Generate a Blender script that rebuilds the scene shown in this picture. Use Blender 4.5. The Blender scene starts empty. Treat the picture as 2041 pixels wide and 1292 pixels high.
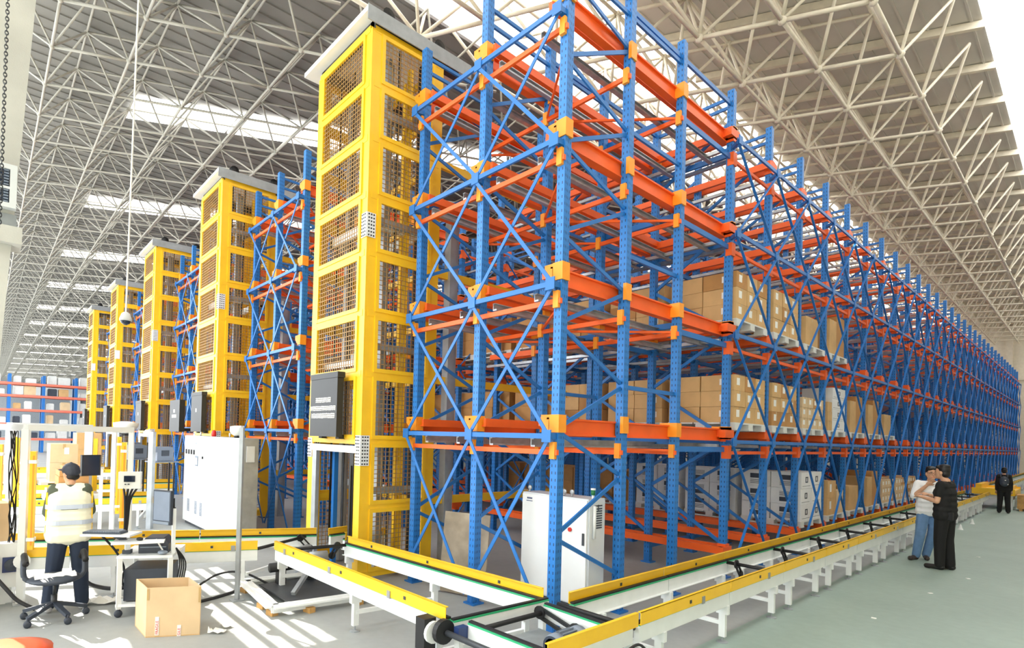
import bpy, math, random
from math import sin, cos, pi, radians
from mathutils import Vector, Matrix
random.seed(7)
S = bpy.context.scene
COL = S.collection

# ------------------------------------------------------------------ camera, sky, sun, exposure
EYE = 2.05
def set_camera():
    cd = bpy.data.cameras.new('camera'); co = bpy.data.objects.new('camera', cd); COL.objects.link(co)
    pitch, roll, yaw = 0.0122, -0.0267, 0.8639
    fw = Vector((-sin(yaw)*cos(pitch), cos(yaw)*cos(pitch), sin(pitch)))
    rt = Vector((cos(yaw), sin(yaw), 0)); up = rt.cross(fw)
    r2 = rt*cos(roll)-up*sin(roll); u2 = rt*sin(roll)+up*cos(roll)
    m = Matrix((r2, u2, -fw)).transposed().to_4x4(); m.translation = (0, 0, EYE)
    co.matrix_world = m
    cd.sensor_fit = 'HORIZONTAL'; cd.sensor_width = 36; cd.lens = 1100.58/2041*36
    cd.shift_x = (1020.5-905.14)/2041; cd.shift_y = (856.71-646)/2041
    cd.clip_start = 0.05; cd.clip_end = 400
    S.camera = co
set_camera()
w = bpy.data.worlds.new('sky'); S.world = w; w.use_nodes = True
wb = w.node_tree.nodes['Background']; wb.inputs[0].default_value = (0.93, 0.97, 1.0, 1); wb.inputs[1].default_value = 5.6
sd = bpy.data.lights.new('sun', 'SUN'); sd.energy = 17; sd.angle = 0.003; sd.color = (1, .93, .8)
so = bpy.data.objects.new('sun', sd); COL.objects.link(so)
so.rotation_euler = Vector((-0.90, -0.25, 1.0)).to_track_quat('Z', 'Y').to_euler()
S.view_settings.view_transform = 'Standard'; S.view_settings.look = 'None'
S.view_settings.exposure = 0.0; S.view_settings.gamma = 1.0; S.view_settings.use_curve_mapping = False
S.cycles.use_denoising = True
S.cycles.max_bounces = 8; S.cycles.diffuse_bounces = 5; S.cycles.glossy_bounces = 3
S.cycles.sample_clamp_indirect = 8

# ------------------------------------------------------------------ materials
def srgb(r, g, b):
    f = lambda c: (c/255/12.92 if c/255 <= 0.04045 else ((c/255+0.055)/1.055)**2.4)
    return (f(r), f(g), f(b), 1)
MATS = {}
def mat(name, rgb, rough=.5, metal=0, var=.06, scale=6, bump=0, bscale=60, emit=0, coat=0):
    m = bpy.data.materials.new(name); m.use_nodes = True; nt = m.node_tree; N = nt.nodes; L = nt.links
    b = N['Principled BSDF']; b.inputs['Roughness'].default_value = rough; b.inputs['Metallic'].default_value = metal
    c = srgb(*rgb)
    if var:
        tc = N.new('ShaderNodeTexCoord'); nz = N.new('ShaderNodeTexNoise'); nz.inputs['Scale'].default_value = scale; nz.inputs['Detail'].default_value = 4
        L.new(tc.outputs['Object'], nz.inputs['Vector'])
        rp = N.new('ShaderNodeValToRGB'); rp.color_ramp.elements[0].position = .3; rp.color_ramp.elements[1].position = .7
        rp.color_ramp.elements[0].color = tuple(max(0, v*(1-var*2)) for v in c[:3])+(1,)
        rp.color_ramp.elements[1].color = tuple(min(1, v*(1+var)) for v in c[:3])+(1,)
        L.new(nz.outputs['Fac'], rp.inputs['Fac']); L.new(rp.outputs['Color'], b.inputs['Base Color'])
    else: b.inputs['Base Color'].default_value = c
    if bump:
        tc2 = N.new('ShaderNodeTexCoord'); n2 = N.new('ShaderNodeTexNoise'); n2.inputs['Scale'].default_value = bscale
        L.new(tc2.outputs['Object'], n2.inputs['Vector'])
        bp = N.new('ShaderNodeBump'); bp.inputs['Strength'].default_value = bump; bp.inputs['Distance'].default_value = .01
        L.new(n2.outputs['Fac'], bp.inputs['Height']); L.new(bp.outputs['Normal'], b.inputs['Normal'])
    if emit:
        b.inputs['Emission Color'].default_value = c; b.inputs['Emission Strength'].default_value = emit
    MATS[name] = m
    return m
mat('blue', (32, 112, 190), .42, var=.05, scale=3)
mat('orange', (246, 100, 28), .45, var=.05, scale=3)
mat('amber_lit_orange', (252, 158, 36), .45, var=.04)  # lit tone of the orange front brackets; also the curtain windows' own amber
mat('yellow', (254, 201, 36), .4, var=.04, scale=3)
mat('rail_steel', (176, 180, 184), .35, .6, var=.12, scale=8)
mat('dark_steel', (70, 74, 80), .45, .3, var=.1)
mat('grey_steel', (168, 174, 180), .4, .35, var=.08)
mat('white_paint', (236, 240, 242), .4, var=.02)
mat('cabinet_white', (238, 240, 240), .35, var=.01)
mat('cabinet_grey', (214, 219, 224), .35, var=.02)
mat('black', (26, 27, 30), .55, var=.1)
mat('black_rubber', (34, 35, 40), .6, var=.1)
mat('sign_black', (34, 37, 40), .5, var=.03)
mat('white_print', (245, 245, 242), .6, var=0)
mat('wire', (178, 140, 84), .5, .3, var=.1)
mat('green', (52, 178, 122), .45, var=.05)
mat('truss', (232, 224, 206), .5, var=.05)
mat('truss_shaded', (184, 182, 174), .5, var=.05)  # same truss, its colour darkened for the shade of the left roof
mat('deck_lit', (214, 209, 200), .6, var=.06, scale=.7, bump=.1, bscale=4)  # same roof sheet, lightened for the brighter right zone
mat('deck', (140, 139, 136), .6, var=.1, scale=.7, bump=.1, bscale=4)  # roof sheet with the left zone's shade put into its colour
mat('skylight', (255, 253, 248), .5, var=0, emit=3.6)
mat('asphalt', (96, 96, 94), .9, var=.1)
mat('concrete', (200, 200, 196), .8, var=.06, scale=2, bump=.15)
mat('wall_cream', (226, 218, 200), .8, var=.04)
mat('wall_grey', (150, 156, 162), .8, var=.06)
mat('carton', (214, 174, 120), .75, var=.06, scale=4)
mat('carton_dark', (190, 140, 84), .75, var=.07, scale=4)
mat('carton_pale', (224, 196, 156), .75, var=.05, scale=4)
mat('tape', (196, 164, 112), .3, var=.03)
mat('carton_white', (236, 238, 240), .7, var=.02)
mat('pallet_white', (222, 224, 222), .55, var=.04)
mat('skin', (214, 164, 132), .5, var=.05, scale=20)
mat('hair', (22, 20, 20), .5, var=.15, scale=60)
mat('red', (214, 40, 28), .4, var=.03)
mat('orange_plastic', (236, 92, 48), .4, var=.03)
mat('pale_red', (232, 122, 100), .5, var=.05)
mat('lamp_green', (30, 120, 70), .3, var=.03)
mat('plywood', (164, 150, 130), .7, var=.22, scale=3)
mat('glass_dark', (30, 44, 66), .1, var=.05)
mat('screen_grey', (120, 132, 152), .3, var=.05)
mat('plastic_grey', (128, 140, 156), .4, var=.06)
mat('plastic_dark', (58, 66, 80), .5, var=.08)
mat('wood', (206, 160, 96), .7, var=.12, scale=8)
mat('machine_blue', (40, 60, 110), .4, var=.08)

def floor_material():
    m = bpy.data.materials.new('floor_coating'); m.use_nodes = True; nt = m.node_tree; N = nt.nodes; L = nt.links
    b = N['Principled BSDF']; b.inputs['Roughness'].default_value = .55
    tc = N.new('ShaderNodeTexCoord')
    sx = N.new('ShaderNodeSeparateXYZ'); L.new(tc.outputs['Object'], sx.inputs[0])
    nz = N.new('ShaderNodeTexNoise'); nz.inputs['Scale'].default_value = .8; nz.inputs['Detail'].default_value = 8; L.new(tc.outputs['Object'], nz.inputs['Vector'])
    nf = N.new('ShaderNodeTexNoise'); nf.inputs['Scale'].default_value = 9; nf.inputs['Detail'].default_value = 6; L.new(tc.outputs['Object'], nf.inputs['Vector'])
    # painted green-grey coating on the aisle (x > -2.9), bare concrete elsewhere
    gt = N.new('ShaderNodeMath'); gt.operation = 'GREATER_THAN'; gt.inputs[1].default_value = -2.62; L.new(sx.outputs['X'], gt.inputs[0])
    mx = N.new('ShaderNodeMix'); mx.data_type = 'RGBA'; L.new(gt.outputs[0], mx.inputs[0])
    mx.inputs[6].default_value = srgb(164, 168, 168); mx.inputs[7].default_value = srgb(158, 178, 170)
    m2 = N.new('ShaderNodeMix'); m2.data_type = 'RGBA'; m2.blend_type = 'MULTIPLY'; m2.inputs[0].default_value = .5
    rp = N.new('ShaderNodeValToRGB'); rp.color_ramp.elements[0].position = .3; rp.color_ramp.elements[0].color = (.62, .62, .62, 1); rp.color_ramp.elements[1].position = .7
    ad = N.new('ShaderNodeMath'); ad.operation = 'MULTIPLY_ADD'; ad.inputs[1].default_value = .4; L.new(nf.outputs['Fac'], ad.inputs[0])
    m3 = N.new('ShaderNodeMath'); m3.operation = 'MULTIPLY'; m3.inputs[1].default_value = .6; L.new(nz.outputs['Fac'], m3.inputs[0]); L.new(m3.outputs[0], ad.inputs[2])
    L.new(ad.outputs[0], rp.inputs['Fac']); L.new(mx.outputs[2], m2.inputs[6]); L.new(rp.outputs['Color'], m2.inputs[7])
    L.new(m2.outputs[2], b.inputs['Base Color'])
    MATS['floor'] = m
floor_material()

def column_material():
    # blue paint with the slotted holes of a rack upright: small dark teardrop slots repeating up the face
    m = bpy.data.materials.new('upright_blue'); m.use_nodes = True; nt = m.node_tree; N = nt.nodes; L = nt.links
    b = N['Principled BSDF']; b.inputs['Roughness'].default_value = .42
    tc = N.new('ShaderNodeTexCoord'); sx = N.new('ShaderNodeSeparateXYZ'); L.new(tc.outputs['UV'], sx.inputs[0])
    def M(op, a, bb=None):
        n = N.new('ShaderNodeMath'); n.operation = op
        for i, v in enumerate((a, bb)):
            if v is None: continue
            if isinstance(v, (int, float)): n.inputs[i].default_value = v
            else: L.new(v, n.inputs[i])
        return n.outputs[0]
    fz = M('FRACT', M('MULTIPLY', sx.outputs['Y'], 13.3))
    hz = M('LESS_THAN', M('ABSOLUTE', M('SUBTRACT', fz, .5)), .2)
    hu = M('LESS_THAN', M('ABSOLUTE', M('SUBTRACT', M('ABSOLUTE', M('SUBTRACT', sx.outputs['X'], .5)), .24)), .055)
    h = M('MULTIPLY', hz, hu)
    mx = N.new('ShaderNodeMix'); mx.data_type = 'RGBA'; L.new(h, mx.inputs[0])
    mx.inputs[6].default_value = srgb(36, 120, 200); mx.inputs[7].default_value = srgb(14, 44, 84)
    L.new(mx.outputs[2], b.inputs['Base Color']); MATS['upright'] = m
column_material()

# ------------------------------------------------------------------ geometry helpers: a geom is (verts, faces)
BOXF = [(0, 3, 2, 1), (4, 5, 6, 7), (0, 1, 5, 4), (1, 2, 6, 5), (2, 3, 7, 6), (3, 0, 4, 7)]
def box(x0, x1, y0, y1, z0, z1):
    return ([(x0, y0, z0), (x1, y0, z0), (x1, y1, z0), (x0, y1, z0), (x0, y0, z1), (x1, y0, z1), (x1, y1, z1), (x0, y1, z1)], BOXF)
def cbox(cx, cy, cz, sx, sy, sz, rz=0):
    v = []
    c, s = cos(rz), sin(rz)
    for dz in (-.5, .5):
        for dx, dy in ((-.5, -.5), (.5, -.5), (.5, .5), (-.5, .5)):
            x, y = dx*sx, dy*sy
            v.append((cx+x*c-y*s, cy+x*s+y*c, cz+dz*sz))
    return (v, BOXF)
def bar(p0, p1, wd, ht, up=(0, 0, 1)):
    p0 = Vector(p0); p1 = Vector(p1); d = (p1-p0).normalized(); u = Vector(up)
    if abs(d.dot(u)) > .99: u = Vector((0, 1, 0))
    s = d.cross(u).normalized(); u = s.cross(d).normalized()
    v = []
    for p in (p0, p1):
        for a, b in ((-.5, -.5), (.5, -.5), (.5, .5), (-.5, .5)):
            v.append(tuple(p+s*(a*wd)+u*(b*ht)))
    return (v, [(3, 2, 1, 0), (4, 5, 6, 7), (0, 1, 5, 4), (1, 2, 6, 5), (2, 3, 7, 6), (3, 0, 4, 7)])
def angle_bar(p0, p1, wd, t=.006, up=(0, 0, 1)):
    """an L section: two flat strips"""
    p0 = Vector(p0); p1 = Vector(p1); d = (p1-p0).normalized(); u = Vector(up)
    s = d.cross(u).normalized(); u = s.cross(d).normalized()
    return join(bar(p0+u*(wd/2), p1+u*(wd/2), t, wd, u), bar(p0+s*(wd/2), p1+s*(wd/2), wd, t, u))
def tube(p0, p1, r, n=6, r1=None, cap=True):
    p0 = Vector(p0); p1 = Vector(p1); d = (p1-p0).normalized()
    a = Vector((0, 0, 1)) if abs(d.z) < .9 else Vector((1, 0, 0))
    s = d.cross(a).normalized(); u = s.cross(d).normalized()
    r1 = r if r1 is None else r1
    v = [tuple(p+(s*cos(2*pi*i/n)+u*sin(2*pi*i/n))*rr) for p, rr in ((p0, r), (p1, r1)) for i in range(n)]
    f = [(i, n+i, n+(i+1) % n, (i+1) % n) for i in range(n)]
    if cap: f += [tuple(range(n)), tuple(range(2*n-1, n-1, -1))]
    return (v, f)
def polytube(pts, r, n=6):
    pts = [Vector(p) for p in pts]; v = []; f = []
    for k, p in enumerate(pts):
        d = (pts[min(k+1, len(pts)-1)]-pts[max(k-1, 0)]).normalized()
        a = Vector((0, 0, 1)) if abs(d.z) < .9 else Vector((1, 0, 0))
        s = d.cross(a).normalized(); u = s.cross(d).normalized()
        v += [tuple(p+(s*cos(2*pi*i/n)+u*sin(2*pi*i/n))*r) for i in range(n)]
        if k:
            o = (k-1)*n; f += [(o+i, o+n+i, o+n+(i+1) % n, o+(i+1) % n) for i in range(n)]
    f += [tuple(range(n)), tuple(range(len(v)-1, len(v)-n-1, -1))]
    return (v, f)
def smooth_path(pts, k=6):
    """Catmull-Rom through the points"""
    P = [Vector(p) for p in pts]; out = []
    for i in range(len(P)-1):
        a, b, c, d = P[max(i-1, 0)], P[i], P[i+1], P[min(i+2, len(P)-1)]
        for j in range(k):
            t = j/k
            out.append(.5*((2*b)+(c-a)*t+(2*a-5*b+4*c-d)*t*t+(3*b-a-3*c+d)*t**3))
    out.append(P[-1]); return out
def lathe(c, prof, n=16, axis='z'):
    v = []; f = []
    for r, h in prof:
        for i in range(n):
            a = 2*pi*i/n
            p = (r*cos(a), r*sin(a), h)
            if axis == 'x': p = (h, r*cos(a), r*sin(a))
            if axis == 'y': p = (r*cos(a), -h, r*sin(a)) if False else (r*sin(a), h, r*cos(a))
            v.append((c[0]+p[0], c[1]+p[1], c[2]+p[2]))
    m = len(prof)
    for k in range(m-1):
        f += [(k*n+i, k*n+(i+1) % n, (k+1)*n+(i+1) % n, (k+1)*n+i) for i in range(n)]
    f += [tuple(range(n-1, -1, -1)), tuple(range((m-1)*n, m*n))]
    return (v, f)
def join(*gs):
    V = []; F = []
    for g in gs:
        o = len(V); V += g[0]; F += [tuple(i+o for i in f) for f in g[1]]
    return (V, F)
def joinl(gs): return join(*gs)
def xform(g, loc=(0, 0, 0), rz=0, s=1):
    c, n = cos(rz), sin(rz)
    return ([(loc[0]+(x*c-y*n)*s, loc[1]+(x*n+y*c)*s, loc[2]+z*s) for x, y, z in g[0]], g[1])
def prism(poly, axis, a0, a1):
    """polygon extruded along an axis; poly pairs are the other two coordinates in order"""
    n = len(poly); v = []
    for a in (a0, a1):
        for p, q in poly:
            v.append({'x': (a, p, q), 'y': (p, a, q), 'z': (p, q, a)}[axis])
    return (v, [tuple(range(n-1, -1, -1)), tuple(range(n, 2*n))]+[(i, (i+1) % n, n+(i+1) % n, n+i) for i in range(n)])

def mk(name, g, m, parent=None, smooth=False, off=(0, 0, 0), label=None, kind=None):
    me = bpy.data.meshes.new(name)
    ox, oy, oz = off
    me.from_pydata([(x-ox, y-oy, z-oz) for x, y, z in g[0]], [], g[1])
    if isinstance(m, str): m = MATS[m]
    me.materials.append(m)
    if smooth: me.shade_smooth()
    o = bpy.data.objects.new(name, me); COL.objects.link(o)
    if parent is not None: o.parent = parent
    if label: o['label'] = label
    if kind: o['kind'] = kind
    return o
def thing(name, label, cat, loc=(0, 0, 0), group=None, rz=0):
    o = bpy.data.objects.new(name, None); o.location = loc; o.rotation_euler = (0, 0, rz); o.empty_display_size = .2
    COL.objects.link(o); o['label'] = label; o['category'] = cat
    if group: o['group'] = group
    o['_loc'] = loc
    return o
def single(name, g, m, label, cat, group=None, smooth=False, loc=(0, 0, 0)):
    o = mk(name, g, m, None, smooth, loc); o.location = loc
    o['label'] = label; o['category'] = cat
    if group: o['group'] = group
    return o
def struct(name, g, m, parent=None, smooth=False):
    o = mk(name, g, m, parent, smooth)
    if parent is None: o['kind'] = 'structure'
    return o
def L_(t): return tuple(t['_loc'])
def part(t, name, g, m, smooth=False, label=None, kind=None):
    """world-coordinate geometry as a part of thing t"""
    return mk(name, g, m, t, smooth, L_(t), label, kind)
CAM = Vector((0, 0, EYE))
def emit(t, name, gs, m, cap=300, uv=False, world_parent=False):
    """each piece an object of its own, nearest first; those past the cap stay joined as one stuff part"""
    off = (0, 0, 0) if t.get('_loc') is None else L_(t)
    def dist(g):
        v = g[0]; n = len(v)
        c = Vector((sum(p[0] for p in v)/n, sum(p[1] for p in v)/n, sum(p[2] for p in v)/n)); return (c-CAM).length
    gs = sorted(gs, key=dist)
    for g in gs[:cap]:
        o = mk(name, g, m, t, off=off)
        if uv: col_uv(o)
    if len(gs) > cap:
        o = mk(name+'s_far', joinl(gs[cap:]), m, t, off=off, kind='stuff')
        if uv: col_uv(o)
def col_uv(o):
    me = o.data; uvl = me.uv_layers.new(name='UVMap')
    for poly in me.polygons:
        n = poly.normal; ax = 0 if abs(n.y) > abs(n.x) else 1
        idx = list(poly.loop_indices); cs = [me.vertices[me.loops[i].vertex_index].co for i in idx]
        lo = min(c[ax] for c in cs); hi = max(c[ax] for c in cs)
        for i, c in zip(idx, cs):
            uvl.data[i].uv = ((c[ax]-lo)/max(hi-lo, 1e-6), c.z)

# ------------------------------------------------------------------ the setting
XW, YW = -128.0, 57.0
struct('floor', box(XW, 4, -14, YW+1, -.2, 0), 'floor')
struct('ground', box(-170, 60, -120, -14.01, -.3, -.05), 'asphalt')
ceiling = bpy.data.objects.new('ceiling', None); COL.objects.link(ceiling); ceiling['kind'] = 'structure'
def roof():
    ZB = 9.8
    rods = []; balls = []; tops = []
    def zone(pt, ni, nj, depth, keep, r):
        """square-on-square space frame: bottom chords, top chords at the cell middles, four web rods a cell"""
        top = lambda i, j: Vector(pt(i+.5, j+.5))+Vector((0, 0, depth))
        for i in range(ni+1):
            for j in range(nj+1):
                p = Vector(pt(i, j))
                if not keep(p): continue
                balls.append((p, r*2.0))
                if i < ni: rods.append((p, Vector(pt(i+1, j)), r))
                if j < nj: rods.append((p, Vector(pt(i, j+1)), r))
                for di in (-1, 0):
                    for dj in (-1, 0):
                        rods.append((p, top(i+di, j+dj), r*.8))
                t = top(i, j); balls.append((t, r*1.8))
                rods.append((t, top(i+1, j), r*.9)); rods.append((t, top(i, j+1), r*.9))
    # right of the ridge skylight
    zone(lambda i, j: (-2.62-1.217*i, 5.6+1.98*j-.66*i, ZB), 5, 26, 1.5, lambda p: p.y < YW-1, .042)
    # left of it, out to the far left wall
    zone(lambda i, j: (-8.6-1.635*i+.58*j+1.16, .86+1.28*j, ZB), 73, 32, .9, lambda p: p.x < -9.0 and p.x > XW+1, .029)
    def ball(p, r): return lathe((p.x, p.y, p.z), [(r*.05, -r), (r*.7, -r*.7), (r, 0), (r*.7, r*.7), (r*.05, r)], 8)
    rods.sort(key=lambda q: ((q[0]+q[1])/2-CAM).length)
    mt = lambda p: 'truss' if p.x > -9.05 else 'truss_shaded'
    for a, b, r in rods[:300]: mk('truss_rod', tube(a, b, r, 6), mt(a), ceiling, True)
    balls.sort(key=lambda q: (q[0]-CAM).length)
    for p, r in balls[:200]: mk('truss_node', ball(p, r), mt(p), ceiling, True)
    for m in ('truss', 'truss_shaded'):
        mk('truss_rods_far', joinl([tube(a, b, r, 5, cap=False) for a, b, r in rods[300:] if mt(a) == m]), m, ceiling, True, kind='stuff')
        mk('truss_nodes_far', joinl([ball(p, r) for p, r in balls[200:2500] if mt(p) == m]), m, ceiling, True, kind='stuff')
    # roof sheets with standing ribs, purlins under them
    def sheet(x0, x1, y0, y1, z, along='y', step=.3):
        gs = [box(x0, x1, y0, y1, z, z+.05)]
        if along == 'y':
            k = int((x1-x0)/step)
            gs += [box(x0+(x1-x0)*(i+.5)/k-.02, x0+(x1-x0)*(i+.5)/k+.02, y0, y1, z-.03, z) for i in range(k)]
        return joinl(gs)
    for i in range(5):
        x1 = -1.75-1.02*i; mk('roof_sheet', sheet(x1-1.02, x1, -12, YW, 11.52), 'deck_lit', ceiling)
    x = -9.15
    while x > XW:
        vent = -16.7 < x < -14.6  # sheets with an opening added out of view to let the sun through
        mk('roof_sheet', sheet(max(x-1.85, XW), x, 0.02 if vent else -1.6, YW, 10.86, step=.31), 'deck', ceiling)
        if vent:
            # added unseen slats: their gaps shape sun stripes on the floor by the open carton
            mk('roof_sheet', sheet(x-1.85, x, -1.6, -.74, 10.86, step=.31), 'deck', ceiling)
            for q in range(3): mk('sun_stripe_slat', box(x-1.85, x, -.6+.2*q, -.6+.2*q+.09, 10.86, 10.88), 'grey_steel', ceiling)
        x -= 1.85
    mk('roof_fascia', box(-9.17, -9.1, -12, YW, 10.8, 11.6), 'white_paint', ceiling)
    pr = []
    for j in range(28): pr.append(bar((-1.75, 4.6+1.98*j, 11.42), (-6.85, 4.6+1.98*j-2.77, 11.42), .1, .16))
    emit(ceiling, 'purlin', pr, 'truss')
    # daylight strips: ridge, right edge, and the cross strips over the left bays
    for j in range(11):
        y0 = -12+6.3*j; mk('skylight_panel', box(-9.1, -6.84, y0, y0+6.2, 11.5, 11.54), 'skylight', ceiling)
        mk('skylight_panel', box(-1.72, 0.9, y0, y0+6.2, 11.5, 11.54), 'skylight', ceiling)
    for k in range(14):
        for q in (0, 1, 2, 3, 7, 8, 9, 14, 15, 16):
            y0 = 2.8+2.42*q
            for dx in (.68, -.03):
                x = -16.3-8.4*k+.49*(y0-4.77)+dx
                if x+1.2 > -9.2: continue
                mk('skylight_panel', prism([(x, y0), (x-.64, y0), (x-.64+1.16, y0+2.36), (x+1.16, y0+2.36)], 'z', 10.78, 10.82), 'skylight', ceiling)
    mk('roof_sheet', box(.92, 4, -12, YW, 11.5, 11.6), 'deck', ceiling)
roof()

def walls():
    wb = struct('wall_back', box(XW, 4, YW, YW+.4, 0, 11.6), 'wall_cream')
    for i in range(9):
        x = -1.4-2.8*i
        mk('pilaster', box(x-.35, x, YW-.25, YW, 0, 10.5), 'wall_cream', wb)
    mk('wall_beam', box(-30, 3, YW-.12, YW, 7.2, 7.7), 'wall_cream', wb)
    wl = struct('wall_left', box(XW-.4, XW, -14, YW, 0, 10.9), 'wall_grey')
    # pale band and panels under the roof on the far left wall
    mk('wall_beam', box(XW, XW+.6, 4, 44, 7.6, 9.2), 'white_paint', wl)
    for y in (12.6, 26, 38): mk('pilaster', box(XW, XW+.5, y, y+1.6, 0, 7.6), 'white_paint', wl)
    mk('wall_panel', box(XW, XW+.12, 17.5, 25, 1, 7.4), 'concrete', wl)
    struct('wall_right', box(3.6, 4, -14, YW, 0, 11.6), 'wall_cream')  # unseen wall, added to keep light off the right aisle
    struct('wall_front', box(-2.6, 4, -14, -13.6, 0, 11.6), 'wall_cream')  # unseen wall piece behind the camera, added to darken the right aisle
walls()

# ------------------------------------------------------------------ pallet racks
ZN = [2.08, 3.68, 5.2, 6.6]            # bracing nodes
ZT = [2.28, 3.9, 5.43, 6.9]            # caps of the load beams
ZC = 7.52                              # column tops
XL0 = [-3.75, -5.0, -6.25]
def rack(idx, dx, nrows, label, fine, extra_lines):
    XL = [x+dx for x in XL0]
    XA = [x+dx for x in XL0+[-7.5, -8.75][:extra_lines]]
    rows = [4.65, 5.85, 7.13]+[8.69+1.506*k for k in range(nrows)]
    t = thing('pallet_rack', label, 'rack', (XL[0], 4.65, 0), 'blue and orange pallet racks beside the lift towers')
    cols, feet, lanecaps, braces, ties, plates, caps, beams, thin, grey, zig, stub = [], [], [], [], [], [], [], [], [], [], [], []
    def column(x, y, z1=ZC, wdt=.1):
        # open upright: web, two returned flanges
        cols.append(join(box(x-wdt/2, x+wdt/2, y-.05, y+.0, 0.02, z1), box(x-wdt/2+.012, x-wdt/2+.03, y, y+.07, 0.02, z1), box(x+wdt/2-.03, x+wdt/2-.012, y, y+.07, 0.02, z1)) if fine and (y < 20) else box(x-wdt/2, x+wdt/2, y-.05, y+.05, 0.02, z1))
        feet.append(join(box(x-.09, x+.09, y-.08, y+.1, 0, .02), box(x-.04, x+.04, y-.055, y-.05, .02, .16)))
    for j, y in enumerate(rows):
        for i, x in enumerate(XA):
            if i >= 3 and y < 7.5: continue
            column(x, y)
    X0, XE = XL[0], XA[-1]
    # ---- front bracing plane, set off on stubs
    yb = 4.5
    fx = [XL[0]-.01, XL[1]+.02, XL[2]-.03]
    for z in ZN:
        ties.append(bar((fx[2], yb, z), (fx[1], yb, z), .03, .055)); ties.append(bar((fx[1], yb, z), (fx[0], yb, z), .03, .055))
        for x, xc in zip(fx, XL):
            plates.append(join(cbox(x, yb-.02, z, .12, .012, .13), cbox(x, yb+.02, z, .05, .012, .1)))
            stub.append(bar((x, yb, z), (xc, 4.62, z), .06, .06))
    zs = [.12]+ZN
    for a, b in ((0, 1), (1, 2)):
        for k in range(4):
            z0, z1 = zs[k]+.03, zs[k+1]-.03
            braces.append(bar((fx[a], yb-.012, z0), (fx[b], yb-.012, z1), .012, .044))
            braces.append(bar((fx[b], yb+.012, z0), (fx[a], yb+.012, z1), .012, .044))
    # ---- frames between the first two rows
    zA = [1.01, 2.15, 3.28, 4.26, 5.23, 6.16, 7.1]; zB = [.44, 1.62, 2.71, 3.83, 4.82, 5.77, 6.78]
    def zigzag(x, y0, y1, zA, zB, wd=.045):
        for k in range(len(zA)):
            zig.append(bar((x, y0, zA[k]-.03), (x, y1, zB[k]+.03), .022, wd))
            if k+1 < len(zB): zig.append(bar((x, y0, zA[k]+.03), (x, y1, zB[k+1]-.03), .022, wd))
    for x in XL:
        zigzag(x, 4.68, 5.8, zA, zB)
        for z in (7.22, 7.42): zig.append(bar((x, 4.68, z), (x, 5.8, z), .03, .045))
    # ---- load beams and rails of the front block, running back from the front columns
    for x in XL:
        for zt in ZT:
            for xx, s in ((x, 1),):
                # sigma-shaped beam: flange, web, flange
                xb = xx-.075
                beams.append(join(box(xb-.035, xb+.035, 4.6, 8.66, zt-.02, zt+.0), box(xb-.008, xb+.008, 4.6, 8.66, zt-.17, zt-.02), box(xb-.06, xb+.035, 4.6, 8.66, zt-.19, zt-.17)))
                if x != XL[2] or True:
                    beams.append(join(box(xb+.17, xb+.21, 4.66, 8.66, zt-.08, zt+.0), box(xb+.13, xb+.21, 4.66, 8.66, zt-.1, zt-.08)) if x != XL[0] else box(xb-.2, xb-.15, 4.66, 8.66, zt-.09, zt))
            for y in (rows[0], rows[2], rows[3]):
                caps.append(join(box(x-.065, x+.065, y-.065, y+.06, zt-.16, zt+.03), prism([(x-.065, zt-.16), (x-.065, zt+.03), (x-.19, zt+.03), (x-.19, zt-.05)], 'y', y-.05, y+.05)))
    for zn in ZN:
        for x in XL: caps.append(box(x+.02, x+.062, 5.79, 5.91, zn+.06, zn+.26))
        for y in rows[:3]:
            thin.append(bar((XL[2]-.06, y-.065, zn-.17), (XL[0]+.06, y-.065, zn-.17), .035, .055))
            for x in XL: caps.append(box(x-.035, x+.035, y-.09, y-.05, zn-.24, zn-.06))
        for x in (XL[0]-.3, XL[1]+.3, XL[1]-.3, XL[2]+.3):
            grey.append(join(box(x-.03, x+.03, 4.6, 8.66, zn-.12, zn-.1), box(x-.03, x-.02, 4.6, 8.66, zn-.1, zn-.04), box(x-.035, x+.01, 4.6, 8.66, zn-.04, zn-.03)))
        # horizontal plan braces, orange
        for a, b in ((0, 1), (1, 2)):
            thin.append(bar((XL[a], 4.7, zn-.14), (XL[b], 5.8, zn-.14), .025, .03)); thin.append(bar((XL[a], 7.1, zn-.14), (XL[b], 5.9, zn-.14), .025, .03))
        for y in rows[2:4]: ties.append(bar((XL[2], y+.08, zn-.02), (XL[0], y+.08, zn-.02), .04, .08))
    for x in (XL[0], XL[1]):
        for z in ZN:
            ties.append(bar((x, 7.13, z-.12), (x, 8.69, z-.12), .03, .075)); ties.append(bar((x, 5.85, z+.62), (x, 7.13, z+.62), .03, .05))
        ties.append(bar((x, 5.85, .3), (x, 7.13, .3), .03, .06)); ties.append(bar((x, 7.13, 7.3), (x, 8.69, 7.3), .03, .06)); ties.append(bar((x, 5.85, 7.3), (x, 7.13, 7.3), .03, .06))
    # ---- the storage lanes behind, one pair of lane beams on every row
    st = rows[3:]
    yN = st[-1]
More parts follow.
